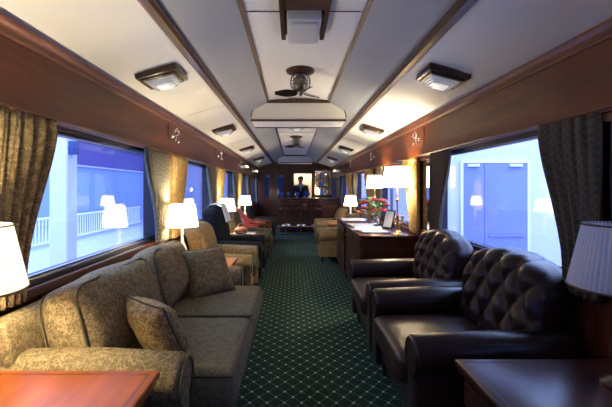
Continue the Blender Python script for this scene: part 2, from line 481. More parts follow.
# cross bulkheads under the raised middle
def bulkhead(ya, yb):
    pr = [(XC-.60, 2.155), (XC+.60, 2.155), (XC+.60, 2.20)]
    for i in range(7): a = PI/2*i/6; pr.append((XC+.60-.18*(1-cos(a)), 2.20+.19*sin(a)))
    for i in range(7): a = PI/2*(1-i/6); pr.append((XC-.60+.18*(1-cos(a)), 2.20+.19*sin(a)))
    b = trim(MB().prism(pr, ya, yb), 'ceil', smooth=30)
    t = MB(); t.box(XC-.605, XC+.605, ya-.012, ya+.012, 2.143, 2.168); t.box(XC-.605, XC+.605, yb-.012, yb+.012, 2.143, 2.168)
    make('edge_strip', t, 'strip', b, smooth=0)
    e = []
    for i in range(9): a = PI/2*i/8; e.append((XC+.60-.18*(1-cos(a)), ya-.006, 2.19+.19*sin(a)))
    for i in range(9): a = PI/2*(1-i/8); e.append((XC-.60+.18*(1-cos(a)), ya-.006, 2.19+.19*sin(a)))
    make('arched_bead', MB().tube(e, .006, 6), 'strip', b)
    c = MB(); c.box(XC-.385, XC+.385, ya-.05, ya-.012, 2.383, 2.41); make('cross_strip', c, 'strip', b, smooth=0)
bulkhead(4.87, 5.42); bulkhead(13.0, 13.8)

# pillars: mirror panel in a mahogany surround
def pillar_mirror(x, s, c, label):
    t = thing('wall_mirror', label, 'mirror', (x, c, SILL), 0, 'mirrored panels between the windows')
    H = HEAD-SILL
    f = MB(); a, b = sorted((0.001*s, .035*s))
    f.box(a, b, -HW+.005, -HW+.030, .0, H-.012); f.box(a, b, HW-.030, HW-.005, .0, H-.012)
    f.box(a, b, -HW+.03, HW-.03, 0, .04); f.box(a, b, -HW+.03, HW-.03, H-.05, H-.012)
    make('mirror_frame', f, 'mahogz', t, bevel=.003)
    a, b = sorted((.002*s, .02*s))
    make('mirror_glass', bx(a, b, -HW+.029, HW-.029, .039, H-.049), 'mirror', t, smooth=0)
ordl = ['behind the near table lamp', 'between the long sofa and the first beige armchair', 'behind the second lit table lamp', 'behind the third lit table lamp', 'near the bar end of the carriage']
for c, d in zip(LP[2:7], ordl): pillar_mirror(XL, 1, c, 'narrow framed mirror on left wall, ' + d)
ordr = ['right of the near grey curtain at the picture edge', 'behind the tall desk lamp', 'beside the far writing desk', 'beyond the beige armchair', 'beside the bar counter']
for c, d in zip(RP[2:7], ordr): pillar_mirror(XR, -1, c, 'narrow framed mirror on right wall, ' + d)

# ------------------------------------------------------------------ curtains
def curtain(x, s, ya, yb, tie, mat, label, zt=HEAD-.004, zb=.79, seed=0):
    """tie: +1 = gathered towards +Y (far pillar), -1 = towards the near pillar"""
    n, m = 90, 26; v = []; f = []
    rnd = random.Random(seed); ph = rnd.random()*6
    nf = max(4, round((yb-ya)/.085))
    for jz in range(m+1):
        t = jz/m; z = zt+(zb-zt)*t
        g = 1-.50*(sin(min(1, t*1.12)*PI/2)**1.7)
        W = (yb-ya)*g
        a = yb-W if tie > 0 else ya
        for i in range(n+1):
            u = i/n
            uu = u+.018*sin(5*u+ph+t*2)
            y = a+W*u
            amp = .026*(.75+.35*sin(3.1*u+ph))*(1-.25*t) * (1 if t > .04 else .7)
            off = .055+amp*sin(2*PI*nf*uu+ph) + .008*sin(2*PI*nf*2.1*uu+t*3+ph*2)
            v.append((x+s*off, y, z))
    for jz in range(m):
        for i in range(n): f.append((jz*(n+1)+i, jz*(n+1)+i+1, (jz+1)*(n+1)+i+1, (jz+1)*(n+1)+i))
    o = make('curtain', MB().add(v, f), mat, smooth=80)
    md = o.modifiers.new('thick', 'SOLIDIFY'); md.thickness = .004
    return tag(o, label, 'curtain')
wl = ['large near window on the left', 'second window on the left', 'third window on the left', 'fourth window on the left', 'last window on the left']
for i in range(5):
    a, b = LP[i+2]+HW-.10, LP[i+3]-HW+.10
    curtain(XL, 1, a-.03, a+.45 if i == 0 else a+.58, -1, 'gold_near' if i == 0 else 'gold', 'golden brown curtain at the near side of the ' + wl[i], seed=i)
    curtain(XL, 1, b-.57, b, 1, 'drape', 'olive checked curtain at the far side of the ' + wl[i], seed=i+10)
wr = ['large near window on the right', 'second window on the right', 'third window on the right', 'fourth window on the right', 'last window on the right']
for i in range(5):
    a, b = RP[i+2]+HW-.03, RP[i+3]-HW+.03
    curtain(XR, -1, a, a+.42 if i == 0 else a+.60, -1, 'drape_dark' if i == 0 else 'gold', ('brown checked' if i == 0 else 'golden') + ' curtain at the near side of the ' + wr[i], seed=i+20)
    curtain(XR, -1, b-.56, b-.10, 1, 'drape_dark', 'brown checked curtain at the far side of the ' + wr[i], seed=i+30)

# ------------------------------------------------------------------ ceiling fittings
def ceiling_light(label):
    t = thing('ceiling_light', label, 'ceiling light', group='square wood framed lights along the ceiling')
    t.scale = (.92, .92, .92)
    b = MB(); b.rbox(0, 0, .006, .33, .33, .068, .008, (1, 1, 1), 2); b.rbox(0, 0, -.034, .27, .27, .014, .004, (1, 1, 1), 2)
    make('wooden_base', b, 'strip2', t)
    d = MB()
    for k, (w, z) in enumerate(((.225, -.048), (.195, -.062), (.16, -.076))): d.rbox(0, 0, z, w, w, .015, .004, (1, 1, 1), 2)
    make('glass_cover', d, 'diff2', t)
    make('diffuser', MB().rbox(0, 0, -.088, .10, .12, .012, .004, (1, 1, 1), 2), 'diff', t)
    r = MB()
    r.tube([(-.118, -.118, -.044), (.118, -.118, -.044), (.118, .118, -.044), (-.118, .118, -.044)], .004, 6, True)
    make('metal_rim', r, 'cage', t)
    return t
MAT['strip2'] = wood('dark_lamp_base_wood', (.045, .018, .012), (.12, .055, .032), 0, .3, .4, 12)
tilt = .25
cl0 = None
side_y = [2.86, 5.45, 8.1, 10.9]
names = ['nearest', 'second', 'third', 'farthest']
for s, sn in ((-1, 'left'), (1, 'right')):
    for y, nn in zip(side_y, names):
        lab = '%s square wood framed light on the %s slope of the white ceiling' % (nn, sn)
        if cl0 is None: cl0 = ceiling_light(lab); o = cl0
        else: o = copy_tree(cl0); o['label'] = lab
        o.location = (XC+s*1.04, y, 2.128); o.rotation_euler = (0, s*tilt, 0)
o = copy_tree(cl0); o['label'] = 'square wood framed light in the middle of ceiling beyond first fan'; o.location = (XC, 7.0, 2.43); o.rotation_euler = (0, 0, 0)

t = thing('ceiling_light', 'long dark wood framed light box with white panel in the middle of the near ceiling', 'ceiling light', (XC, 2.45, 2.43))
t.scale = (.9, .9, .9)
f = MB(); f.box(-.17, .17, -.38, .38, -.02, 0); f.box(-.17, -.135, -.38, .38, -.065, -.02); f.box(.135, .17, -.38, .38, -.065, -.02); f.box(-.135, .135, -.38, -.13, -.06, -.02)
make('wooden_base', f, 'strip2', t, bevel=.003)
d = MB(); d.rbox(0, .12, -.065, .24, .44, .09, .012, (2, 2, 2), 3); 
MAT['diffc'] = plain('ivory_panel', (.66, .67, .62), .35)
make('white_panel', d, 'diffc', t)
d = MB(); d.rbox(0, .115, -.118, .19, .36, .018, .006, (1, 1, 1), 2); make('lower_panel', d, 'diffc', t)

def ceiling_fan(label, loc):
    t = thing('ceiling_fan', label, 'fan', loc, 0, 'small caged fans on the ceiling')
    b = MB(); b.lathe([(0, 0), (.15, 0), (.155, -.012), (.145, -.026), (.10, -.034), (0, -.034)], 32); make('ceiling_plate', b, 'strip2', t)
    b = MB(); b.lathe([(.03, -.03), (.03, -.06), (.06, -.07), (.075, -.10), (.075, -.15), (.055, -.175), (.02, -.19), (0, -.19)], 24); make('motor', b, 'cage', t)
    g = MB()
    for k in range(16):
        a = 2*PI*k/16
        g.tube([(r*cos(a), r*sin(a), z) for r, z in ((.06, -.035), (.098, -.065), (.108, -.11), (.10, -.155), (.06, -.185), (.02, -.195))], .0032, 5)
    for z, r in ((-.06, .092), (-.11, .108), (-.155, .10)):
        g.tube([(r*cos(2*PI*k/32), r*sin(2*PI*k/32), z) for k in range(32)], .0035, 5, True)
    make('cage', g, 'cage', t)
    make('hub', MB().lathe([(0, -.19), (.035, -.192), (.038, -.215), (.02, -.232), (0, -.234)], 20), 'cage', t)
    for k, ang in enumerate((182, 40, 292)):
        v = []; f_ = []
        n = 10
        for i in range(n+1):
            u = i/n; r = .03+.24*u; w = .020+.026*sin(PI*min(1, u*1.1))**.8
            for q in (-1, 1):
                for zz in (-.003, .003):
                    v.append((r, q*w, -.208+zz+q*w*.45))
        for i in range(n):
            a = i*4; b_ = a+4
            f_ += [(a, a+1, b_+1, b_), (a+2, b_+2, b_+3, a+3), (a, b_, b_+2, a+2), (a+1, a+3, b_+3, b_+1)]
        f_ += [(0, 2, 3, 1), (n*4, n*4+1, n*4+3, n*4+2)]
        make('blade', MB().add(v, f_, Matrix.Rotation(rad(ang), 4, 'Z')), 'iron', t)
    for c in t.children: c.scale = (1, 1, 1.2)
    return t
fan0 = ceiling_fan('caged ceiling fan with dark blades hanging in front of the white cross beam', (XC, 3.68, 2.43))
fan0.scale = (.9, .9, .9)
dup(fan0, (XC, 8.4, 2.43), 'smaller looking caged ceiling fan beyond the white cross beam')

def sprig(label, x, s, y, z):
    t = thing('wall_sprig', label, 'wall ornament', (x+s*.042, y, z), 0, 'metal sprig ornaments on the frieze')
    b = MB(); b.lathe([(0, 0), (.022, 0), (.02, .008), (.008, .014), (0, .014)], 14, M=Matrix.Rotation(s*PI/2, 4, 'Y')); make('back_plate', b, 'chrome', t)
    a = MB()
    for k, (dy, dz) in enumerate(((-.055, .045), (.06, .05), (.0, .07), (-.05, -.045), (.05, -.05))):
        a.tube([(s*.01, 0, 0), (s*.045, dy*.5, dz*.25), (s*.055, dy*.9, dz*.75), (s*.045, dy, dz)], [.005, .004, .004, .003], 6)
    make('stem', a, 'chrome', t)
    l = MB()
    for k, (dy, dz) in enumerate(((-.055, .045), (.06, .05), (.0, .07), (-.05, -.045), (.05, -.05))):
        l.sphere((s*.045, dy, dz), .011, 8, (1, 1, 1.3))
    make('tip', l, 'chrome', t)
wh = ['nearest of its row', 'second of its row', 'third of its row', 'farthest of its row']
for i, y in enumerate((3.95, 6.4, 8.8, 11.2)): sprig('branching metal sprig ornament on the left mahogany frieze, ' + wh[i], XL, 1, y, 1.83)
for i, y in enumerate((4.2, 6.55, 8.95, 11.3)): sprig('branching metal sprig ornament on the right mahogany frieze, ' + wh[i], XR, -1, y, 1.83)
for x, s, y, lab in ((XL, 1, 9.9, 'lit tube lamp on the left frieze, nearer one'), (XL, 1, 12.6, 'lit tube lamp on the left frieze, by the bar'), (XR, -1, 12.3, 'lit tube lamp on the right frieze above the bar')):
    t = thing('tube_lamp', lab, 'wall light', (x+s*.045, y, 1.85), 0, 'tube lamps on the frieze')
    make('bracket', bx(*sorted((0, s*.03)), -.05, .05, -.02, .02), 'chrome', t, bevel=.003)
    make('tube', MB().tube([(s*.05, -.16, 0), (s*.05, .16, 0)], .024, 12), 'tube', t)

# ------------------------------------------------------------------ seats (local front = -Y)
def arm_profile(w, zt, r, z0, flare=0):
    pts = [(-w/2, z0)]
    zc = zt-r
    a0 = math.acos(min(1, (w/2)/r)) if w/2 < r else 0
    pts.append((-w/2, zc-r*sin(a0)-.02))
    n = 18
    for i in range(n+1):
        a = PI+a0-(PI+2*a0)*i/n
        pts.append((r*cos(a)*(1+flare*0), zc+r*sin(a)))
    pts.append((w/2, zc-r*sin(a0)-.02)); pts.append((w/2, z0))
    return [(x, z) for x, z in pts][::-1]

def cushion_fn(puff, hx, hy, hz):
    def fn(x, y, z):
        u, v = x/hx, y/hy
        k = (1-u*u)*(1-v*v)
        return (x, y, z+(1 if z > 0 else -.3)*puff*k*min(1, abs(z)/hz))
    return fn

def leg(mb, x, y, h=.12, r=.026):
    mb.lathe([(r*.55, 0), (r*.6, .01), (r*.75, h*.4), (r, h*.85), (r, h)], 14, (x, y, 0)); return mb

def club_chair(label, W, D, mat, zarm=.60, zback=.96, tuft=False, loc=(0, 0, 0), rz=0, group=None, seatmat=None, ar=.095, name='armchair', lean=.10, backth=.2, legmat='dark'):
    t = thing(name, label, 'armchair', loc, rz, group)
    sm = seatmat or mat
    aw = .13; xa = W/2-ar
    make('seat_base', MB().rbox(0, .01, .22, W-2*ar+.02, D-.10, .22, .03), mat, t)
    sw = W-2*xa*0-2*(ar+aw/2+.03)
    sd = D-.12
    make('seat_cushion', MB().rbox(0, -D/2-.015+sd/2, .37, sw, sd, .17, .055, (8, 8, 2), 4, cushion_fn(.025, sw/2, sd/2, .085)), sm, t)
    for s in (-1, 1):
        a = MB()
        pr = arm_profile(aw, zarm, ar, .10)
        a.prism([(p[0]+s*xa, p[1]) for p in pr], -D/2+.02, D/2-.05, 'Y', .018)
        # a soft fall of the arm to the front
        v2 = []
        for (x, y, z) in a.v:
            k = max(0, (-(y)+0)/(D/2)); v2.append((x, y, z-(.02*k*k if z > .3 else 0)))
        a.v = v2
        ao = make('armrest', a, mat, t)
        pp = MB(); pr2 = [(p[0]*.86+s*xa, (p[1]-.35)*.955+.35) for p in pr[1:-1]]
        pp.tube([(x, -D/2+.020, z-.019) for x, z in pr2], .0045, 6)
        make('piping', pp, 'button' if tuft else 'piping', ao)
    bw = W-2*ar*.9; bh = zback-.34; hz = bh/2; hx = bw/2
    yb = D/2-(.175 if tuft else .22); sx, sz = .185, .25
    def fn(x, y, z):
        u = x/hx; tz = (z+hz)/bh
        arch = 1-(.20 if tuft else .10)*abs(u)**2.6*tz
        yy = y
        front = max(0, -y/(backth/2))
        if tuft:
            a = x/sx+z/sz; b = x/sx-z/sz
            q = abs(sin(PI*a))*abs(sin(PI*b))
            edge = max(0, 1-max(0, abs(u)-.82)/.18)*max(0, min(1, (tz-.02)/.1))
            h = (q**.45)*.044
            if y < .02: yy = y-(h-.022)*edge*min(1, front*1.5)
            # top roll also gets the folds
            if tz > .85: z += (abs(sin(PI*x/sx))**.5-.7)*.014*(1 if y > -.08 else .7)
        else:
            yy = y-front*.02*(1-u*u)*sin(PI*min(1, max(0, tz)))
        zz = (z+hz)*arch-hz
        k = tz
        yy += lean*k + (.03*k**4)
        # back roll swelling at top
        if k > .7 and y > 0: yy += .02*(k-.7)/.3
        return (x*(1-.03*k), yy, zz)
    mid = (56, 6, 44) if tuft else (10, 3, 10)
    bo = make('backrest', MB().rbox(0, yb, .34+hz, bw, backth, bh, .07, mid, 4, fn), mat, t, smooth=70)
    if tuft:
        bt = MB()
        for i in range(-7, 8):
            for jj in range(-7, 8):
                x = (i+jj)*sx/2; z = (i-jj)*sz/2
                u = x/hx; tz = (z+hz)/bh
                if abs(u) < .86 and .12 < tz < .93:
                    arch = 1-.20*abs(u)**2.6*tz
                    zz = (z+hz)*arch-hz; yy = -backth/2+.020+lean*tz+.03*tz**4
                    bt.sphere((x*(1-.03*tz), yb+yy, .34+hz+zz), .010, 8, (1, .6, 1))
        make('buttons', bt, 'button', bo)
    for sx_ in (-1, 1):
        for sy_ in (-1, 1):
            make('leg', leg(MB(), sx_*(W/2-.12), sy_*(D/2-.09)), legmat, t)
    return t

# right side faces -X : rz=-90 ; left side faces +X : rz=+90
R_, L_ = -PI/2, PI/2
ch1 = club_chair('dark brown tufted leather armchair nearest the camera on the right', 1.03, .84, 'leather', .612, .935, True, (.965, 2.27, 0), R_, 'tufted leather armchairs', lean=.07, backth=.18)
ch2 = dup(ch1, (.97, 3.34, 0), 'dark brown tufted leather armchair beyond the near one, next to the desk', R_)

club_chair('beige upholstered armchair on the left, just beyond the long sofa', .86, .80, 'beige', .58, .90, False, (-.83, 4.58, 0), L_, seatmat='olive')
b_ = club_chair('dark slate armchair with white lace cloth over its back, left side', .92, .84, 'navy', .60, 1.05, False, (-.82, 5.50, 0), L_, ar=.09, lean=.08)
club_chair('olive patterned armchair beyond the side table with the bag, left side', .82, .84, 'olive', .56, .92, False, (-.80, 6.95, 0), L_)
club_chair('dark olive armchair beyond the third lit lamp, left side', .84, .80, 'navy', .58, .88, False, (-.83, 9.4, 0), L_)
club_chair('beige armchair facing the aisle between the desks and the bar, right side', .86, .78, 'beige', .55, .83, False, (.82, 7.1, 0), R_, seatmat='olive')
club_chair('beige armchair beyond the far lit lamp on the right', .84, .78, 'beige', .56, .84, False, (.90, 9.2, 0), R_)
# lace cloth over the slate chair's back
lc = MB(); v = []; f = []
for i in range(13):
    for k in range(15):
        u = i/12; w = k/14
        y = 5.34+.42*u
        if w < .45: x = -.925-.075*(w/.45); z = .82+.242*(w/.45)
        elif w < .6: q = (w-.45)/.15; x = -1.0-.19*q; z = 1.062+.02*sin(PI*q)
        else: q = (w-.6)/.4; x = -1.19; z = 1.062-.2*q
        v.append((x+.006*sin(9*u+4*w), y, z+.004*sin(14*u)))
for i in range(12):
    for k in range(14): f.append((i*15+k, i*15+k+1, (i+1)*15+k+1, (i+1)*15+k))
lo = make('antimacassar', lc.add(v, f), 'lace', smooth=80); lo.modifiers.new('thick', 'SOLIDIFY').thickness = .004
tag(lo, 'white lace cloth hung over the back of the dark slate armchair', 'cloth')

# red leather tub chair with wooden frame
t = thing('tub_chair', 'red leather chair with sloping sides and wooden frame, left side', 'armchair', (-.80, 7.95, 0), L_)
def tub(t):
    W, D = .84, .74
    v = []; f = []; n = 36
    for i in range(n+1):
        a = -PI*.08+PI*1.16*i/n          # from right front round the back to left front
        ex, ey = cos(a)*(W/2-.04), sin(a)*(D/2-.03)
        if i == 0 or i == n: pass
        k = max(0, sin(a)); ht = .58+.33*k**1.6
        for (off, z) in ((-.03, .30), (-.035, ht-.03), (-.02, ht), (.02, ht), (.04, ht-.03), (.035, .30)):
            L = math.hypot(ex, ey); v.append((ex*(1+off/L), ey*(1+off/L)+.02, z))
    for i in range(n):
        for q in range(6):
            q2 = (q+1) % 6; f.append((i*6+q, i*6+q2, (i+1)*6+q2, (i+1)*6+q))
    f += [tuple(range(6)), tuple(n*6+q for q in range(6))[::-1]]
    make('backrest', MB().add(v, f), 'red', t, smooth=50)
    make('seat_cushion', MB().rbox(0, -.04, .37, .66, .58, .14, .05, (6, 6, 2), 4, cushion_fn(.02, .33, .29, .07)), 'red', t)
    fr = MB(); fr.rbox(0, 0, .27, .76, .66, .07, .015)
    make('seat_rail', fr, 'mahogx', t)
    for s in (-1, 1):
        g = MB(); g.tube([(s*.38, -.34, 0), (s*.38, -.33, .3), (s*.385, -.30, .56)], .022, 10); make('front_leg', g, 'mahogz', t)
        g = MB(); g.tube([(s*.30, .33, 0), (s*.30, .29, .27)], .022, 10); make('rear_leg', g, 'mahogz', t)
        g = MB(); g.tube([(s*.385, -.32, .575), (s*.40, -.1, .595), (s*.40, .05, .62)], .020, 10); make('arm_rail', g, 'mahogx', t)
tub(t)

# ---- the long sofa
def sofa():
    W, D = 2.04, .90
    t = thing('sofa', 'long olive beige damask sofa with two seats on the near left', 'sofa', (-.83, 2.53, 0), L_)
    make('base', MB().rbox(0, 0, .19, W-.16, D-.04, .22, .03), 'sofa', t)
    sk = MB(); v = []; f = []
    path = [(-W/2+.07, D/2-.03), (-W/2+.07, -D/2+.03), (W/2-.07, -D/2+.03), (W/2-.07, D/2-.03)]
    sk = MB()
    sk.box(-W/2+.06, W/2-.06, -D/2+.005, -D/2+.02, .015, .20); sk.box(-W/2+.045, -W/2+.06, -D/2+.02, D/2-.03, .015, .20); sk.box(W/2-.06, W/2-.045, -D/2+.02, D/2-.03, .015, .20)
    make('skirt', sk, 'sofa', t, bevel=.004)
    for s in (-1, 1):
        pr = arm_profile(.15, .600, .110, .10)
        a = MB(); a.prism([(p[0]+s*(W/2-.11), p[1]) for p in pr], -D/2+.07, D/2-.03, 'Y', .03, steps=4)
        a.v = [(x, y, z+.025*sin((y+.4)*3.2)*(1 if z > .35 else 0)+.006*noise.noise((x*9, y*9, z*9))) for x, y, z in a.v]
        ao = make('armrest', a, 'sofa', t, smooth=60)
        pp = MB(); pp.tube([(p[0]*.9+s*(W/2-.11), -D/2+.066, (p[1]-.4)*.94+.4-.005) for p in pr[1:-1]], .006, 6); make('piping', pp, 'piping', ao)
    # back frame with rolled top
    pr = [(D/2-.20, .25), (D/2-.14, .70), (D/2-.12, .745), (D/2-.07, .765), (D/2-.02, .745), (D/2+.0, .70), (D/2, .25)]
    b = MB(); b.prism(pr, -W/2+.03, W/2-.03, 'X', .02); make('back_frame', b, 'sofa', t, smooth=50)
    sw = .82
    for k, s in enumerate((-1, 1)):
        cx = s*(sw/2+.002)
        hx, hy, hz = sw/2, .40, .085
        seat = make('seat_cushion', MB().rbox(cx, -.175, .375, sw-.006, .80, .17, .06, (14, 14, 2), 4,
              lambda x, y, z, hx=hx: (x+.006*noise.noise((y*4, z*4, s)), y, z+(.028*(1-(x/hx)**2)*(1-(y/.4)**2) if z > 0 else 0)+.006*noise.noise((x*6+s, y*6, 0)))), 'sofaseat', t, smooth=70)
        pp = MB()
        for z in (.452, .30):
            r = .03; e = []
            for qx, qy in ((-1, -1), (1, -1), (1, 1), (-1, 1)):
                e.append((cx+qx*(sw/2-.022), -.175+qy*.382, z))
            pts = []
            for q in range(4):
                a, b2 = Vector(e[q]), Vector(e[(q+1) % 4])
                for w in range(8): pts.append(a.lerp(b2, w/8))
            pp.tube(pts, .0055, 6, True)
        make('piping', pp, 'piping', seat)
        bw, bh, bt = (.80, .415, .21)
        M = Matrix.Translation((cx*1.0-(.045 if s < 0 else .01), .09, .445)) @ Matrix.Rotation(rad(-17), 4, 'X') @ Matrix.Rotation(rad(-3 if s < 0 else 2), 4, 'Z')
        def fn(x, y, z, s=s):
            u, w = x/(bw/2), z/(bh/2)
            k_ = (1-u*u)*(1-w*w)
            return (x*(1-.03*w), y+(.05*k_ if y > 0 else -.085*k_)+.014*noise.noise((x*7, z*7, s*3)), z+.020*(1-u*u)*(1 if z > 0 else .2)+.02*w*noise.noise((x*3, s*5, 1)))
        bk = make('back_cushion', MB().rbox(0, 0, bh/2, bw-.02, bt, bh, .075, (18, 4, 12), 5, fn, M), 'sofa', t, smooth=70)
        pp = MB()
        for yy in (-bt/2+.016, bt/2-.016):
            pts = []; hw, hh, rr = bw/2-.016, bh/2-.014, .085
            for qx, qz, a0 in ((1, -1, -90), (1, 1, 0), (-1, 1, 90), (-1, -1, 180)):
                for w in range(7):
                    a = rad(a0+90*w/6)
                    x = qx*(hw-rr)+rr*cos(a); z = qz*(hh-rr)+rr*sin(a)
                    fx, fy, fz = fn(x, 0, z); pts.append(M @ Vector((fx, yy, fz+bh/2)))
            # resample straights
            pp.tube(pts, .0055, 6, True)
        make('piping', pp, 'piping', bk)
    return t
sofa()

def pillow(label, loc, rot, w=.38, th=.13, mat='pillow'):
    n = 22; v = []; f = []
    for sd in (1, -1):
        for i in range(n+1):
            for k in range(n+1):
                u, w_ = 2*i/n-1, 2*k/n-1
                pin = 1-.07*(1-w_*w_); pin2 = 1-.07*(1-u*u)
                h = th/2*((1-u**4)*(1-w_**4))**.6*(1+.15*noise.noise((u*2, w_*2, 3)))
                v.append((u*w/2*pin, sd*-h, w_*w/2*pin2+w/2))
    o = n+1
    for sd in (0, 1):
        b0 = sd*o*o
        for i in range(n):
            for k in range(n): f.append((b0+i*o+k, b0+i*o+k+1, b0+(i+1)*o+k+1, b0+(i+1)*o+k))
    t = thing('throw_pillow', label, 'pillow', loc, 0, None)
    t.rotation_euler = rot
    p = make('pillow_body', MB().add(v, f), mat, t, smooth=80)
    pts = []
    for a in range(4):
        for k in range(8):
            q = 2*k/8-1
            if a == 0: pt = (q*(w/2)*(1), -1)
            u, w_ = [(q, -1), (1, q), (-q, 1), (-1, -q)][a]
            pts.append((u*w/2*(1-.07*(1-w_*w_)), 0, w_*w/2*(1-.07*(1-u*u))+w/2))
    make('piping', MB().tube(pts, .005, 6, True), 'piping', t)
    return t
pillow('gold brown damask throw pillow leaning on the near arm of the sofa', (-.61, 1.93, .462), (rad(-26), rad(0), rad(140)), .335, .16)
pillow('olive damask throw pillow leaning in the far corner of the sofa', (-.60, 2.97, .468), (rad(-30), 0, rad(46)), .40, .15, 'sofa')

# ------------------------------------------------------------------ side tables
def side_table(label, loc, rz, w, d, h, topmat, bodymat, group='side tables between the seats'):
    t = thing('side_table', label, 'table', loc, rz, group)
    m = MB(); m.rbox(0, 0, h-.014, w, d, .028, .008, (1, 1, 1), 3); m.rbox(0, 0, h-.04, w-.02, d-.02, .022, .006, (1, 1, 1), 2)
    tp = make('tabletop', m, topmat, t)
    ed = MB(); q = .012; zz = h-.0015
    for a, b, c, e in ((-w/2+.03, w/2-.03, -d/2+.03, -d/2+.034), (-w/2+.03, w/2-.03, d/2-.034, d/2-.03)): ed.box(a, b, c, e, zz, zz+.0025)
    for a, b in ((-w/2+.03, -w/2+.034), (w/2-.034, w/2-.03)): ed.box(a, b, -d/2+.034, d/2-.034, zz, zz+.0025)
    make('inlay', ed, 'dark', tp, smooth=0)
    m = MB(); m.box(-w/2+.03, w/2-.03, -d/2+.03, d/2-.02, .06, h-.05); make('cabinet_body', m, bodymat, t, bevel=.004)
    m = MB(); m.box(-w/2+.02, w/2-.02, -d/2+.02, d/2-.02, 0, .06); make('plinth', m, bodymat, t, bevel=.006)
    m = MB(); y = -d/2+.03; nn = int((w-.14)/.022)
    m.box(-w/2+.05, w/2-.05, y-.008, y, .08, h-.17)
    for k in range(nn):
        x = -w/2+.07+k*.022; m.tube([(x, y-.008, .09), (x, y-.008, h-.18)], .009, 8)
    dr = make('tambour_door', m, bodymat, t)
    m = MB(); m.lathe([(0, 0), (.010, 0), (.007, .012), (.013, .022), (0, .028)], 12, M=Matrix.Translation((w/2-.09, y-.015, h*.45)) @ Matrix.Rotation(PI/2, 4, 'X')); make('knob', m, 'brass', dr)
    m = MB(); m.box(-w/2+.05, w/2-.05, y-.012, y, h-.155, h-.065); dw = make('drawer', m, bodymat, t, bevel=.004)
    m = MB(); m.lathe([(0, 0), (.010, 0), (.007, .012), (.013, .022), (0, .028)], 12, M=Matrix.Translation((0, y-.012, h-.11)) @ Matrix.Rotation(PI/2, 4, 'X')); make('knob', m, 'brass', dw)
    # fluted side panels
    for s in (-1, 1):
        m = MB(); nn = int((d-.14)/.022)
        for k in range(nn):
            m.tube([(s*(w/2-.031), -d/2+.08+k*.022, .09), (s*(w/2-.031), -d/2+.08+k*.022, h-.08)], .009, 8)
        make('reeded_side', m, bodymat, t)
    return t
# local x = along carriage, local y = across; front to the aisle
side_table('orange mahogany side table in the near left corner', (-.88, 1.21, 0), L_, .54, .74, .60, 'tabletop', 'darkz')
side_table('dark glossy side table in the near right corner', (1.02, 1.30, 0), R_, .56, .72, .60, 'dark', 'darkz')
side_table('orange mahogany side table between the sofa and the beige armchair', (-.92, 3.815, 0), L_, .50, .68, .57, 'tabletop', 'darkz')
side_table('mahogany side table carrying the brown bag, left side', (-.92, 6.24, 0), L_, .44, .66, .55, 'tabletop', 'darkz')
side_table('mahogany side table beyond the red chair, left side', (-.93, 8.60, 0), L_, .44, .64, .55, 'tabletop', 'darkz')
side_table('mahogany side table under the far right lamp', (1.06, 8.15, 0), R_, .44, .64, .55, 'tabletop', 'darkz')

# ------------------------------------------------------------------ lamps
def table_lamp(label, loc, rb, rt, sh, zs, base='brass', lit=True, power=5, shade='shade_on', pleat=True, group='table lamps', style=0):
    """zs: height of the shade's lower rim above the foot"""
    t = thing('table_lamp', label, 'lamp', loc, 0, group)
    if style == 0:
        pr = [(0, 0), (.075, 0), (.075, .015), (.05, .03), (.02, .05), (.03, .08), (.045, .12), (.04, .17), (.018, .21), (.012, .24), (.012, zs+.02), (0, zs+.02)]
    else:
        pr = [(0, 0), (.07, 0), (.07, .012), (.03, .03), (.012, .05), (.010, zs*.35), (.022, zs*.4), (.010, zs*.45), (.009, zs*.7), (.020, zs*.75), (.009, zs*.8), (.009, zs+.02), (0, zs+.02)]
    make('base', MB().lathe(pr, 24), base, t)
    make('bulb', MB().sphere((0, 0, zs+.07), .026, 12, (1, 1, 1.3)), 'tube' if lit else 'white', t)
    n = 120 if pleat else 48
    mod = (lambda k: 1+(.012 if k % 2 else -.006)) if pleat else None
    m = MB(); th = .0025
    m.v = []; v = []; f = []
    prof = [(rb, zs), (rb*.985+rt*.015, zs+.004), ((rb+rt)/2, zs+sh/2), (rt, zs+sh)]
    inner = [(r-th, z) for r, z in prof]
    for ring in prof+inner[::-1]:
        for k in range(n):
            a = 2*PI*k/n; rr = ring[0]*(mod(k) if mod else 1); v.append((rr*cos(a), rr*sin(a), ring[1]))
    nr = len(prof)*2
    for i in range(nr):
        for k in range(n):
            k2 = (k+1) % n; i2 = (i+1) % nr; f.append((i*n+k, i*n+k2, i2*n+k2, i2*n+k))
    so = make('lamp_shade', m.add(v, f), shade, t, smooth=20)
    for r, z in ((rb, zs+.003), (rt, zs+sh-.003)):
        make('shade_trim', MB().tube([((r+.0015)*cos(2*PI*k/48), (r+.0015)*sin(2*PI*k/48), z) for k in range(48)], .0035, 6, True), 'trim_brown', so)
    sp = MB()
    for k in range(3):
        a = 2*PI*k/3; sp.tube([(.008*cos(a), .008*sin(a), zs+sh-.02), ((rt-.006)*cos(a), (rt-.006)*sin(a), zs+sh-.006)], .0018, 5)
    sp.tube([(0, 0, zs+.09), (0, 0, zs+sh-.01)], .003, 6)
    make('shade_carrier', sp, 'brass', t)
    if lit:
        l = bpy.data.lights.new('lamp_bulb', 'POINT'); l.energy = power*3.0; l.color = (1, .85, .60); l.shadow_soft_size = .04
        lo = bpy.data.objects.new('bulb_light', l); C.objects.link(lo); lo.parent = t; lo.location = (0, 0, zs+.12)
    return t
g1 = 'table lamps on the side tables'
table_lamp('white pleated lamp on the near left side table, cut by the frame', (-1.10, 1.30, .60), .172, .125, .225, .348, 'iron', True, 9, 'shade_on', group=g1)
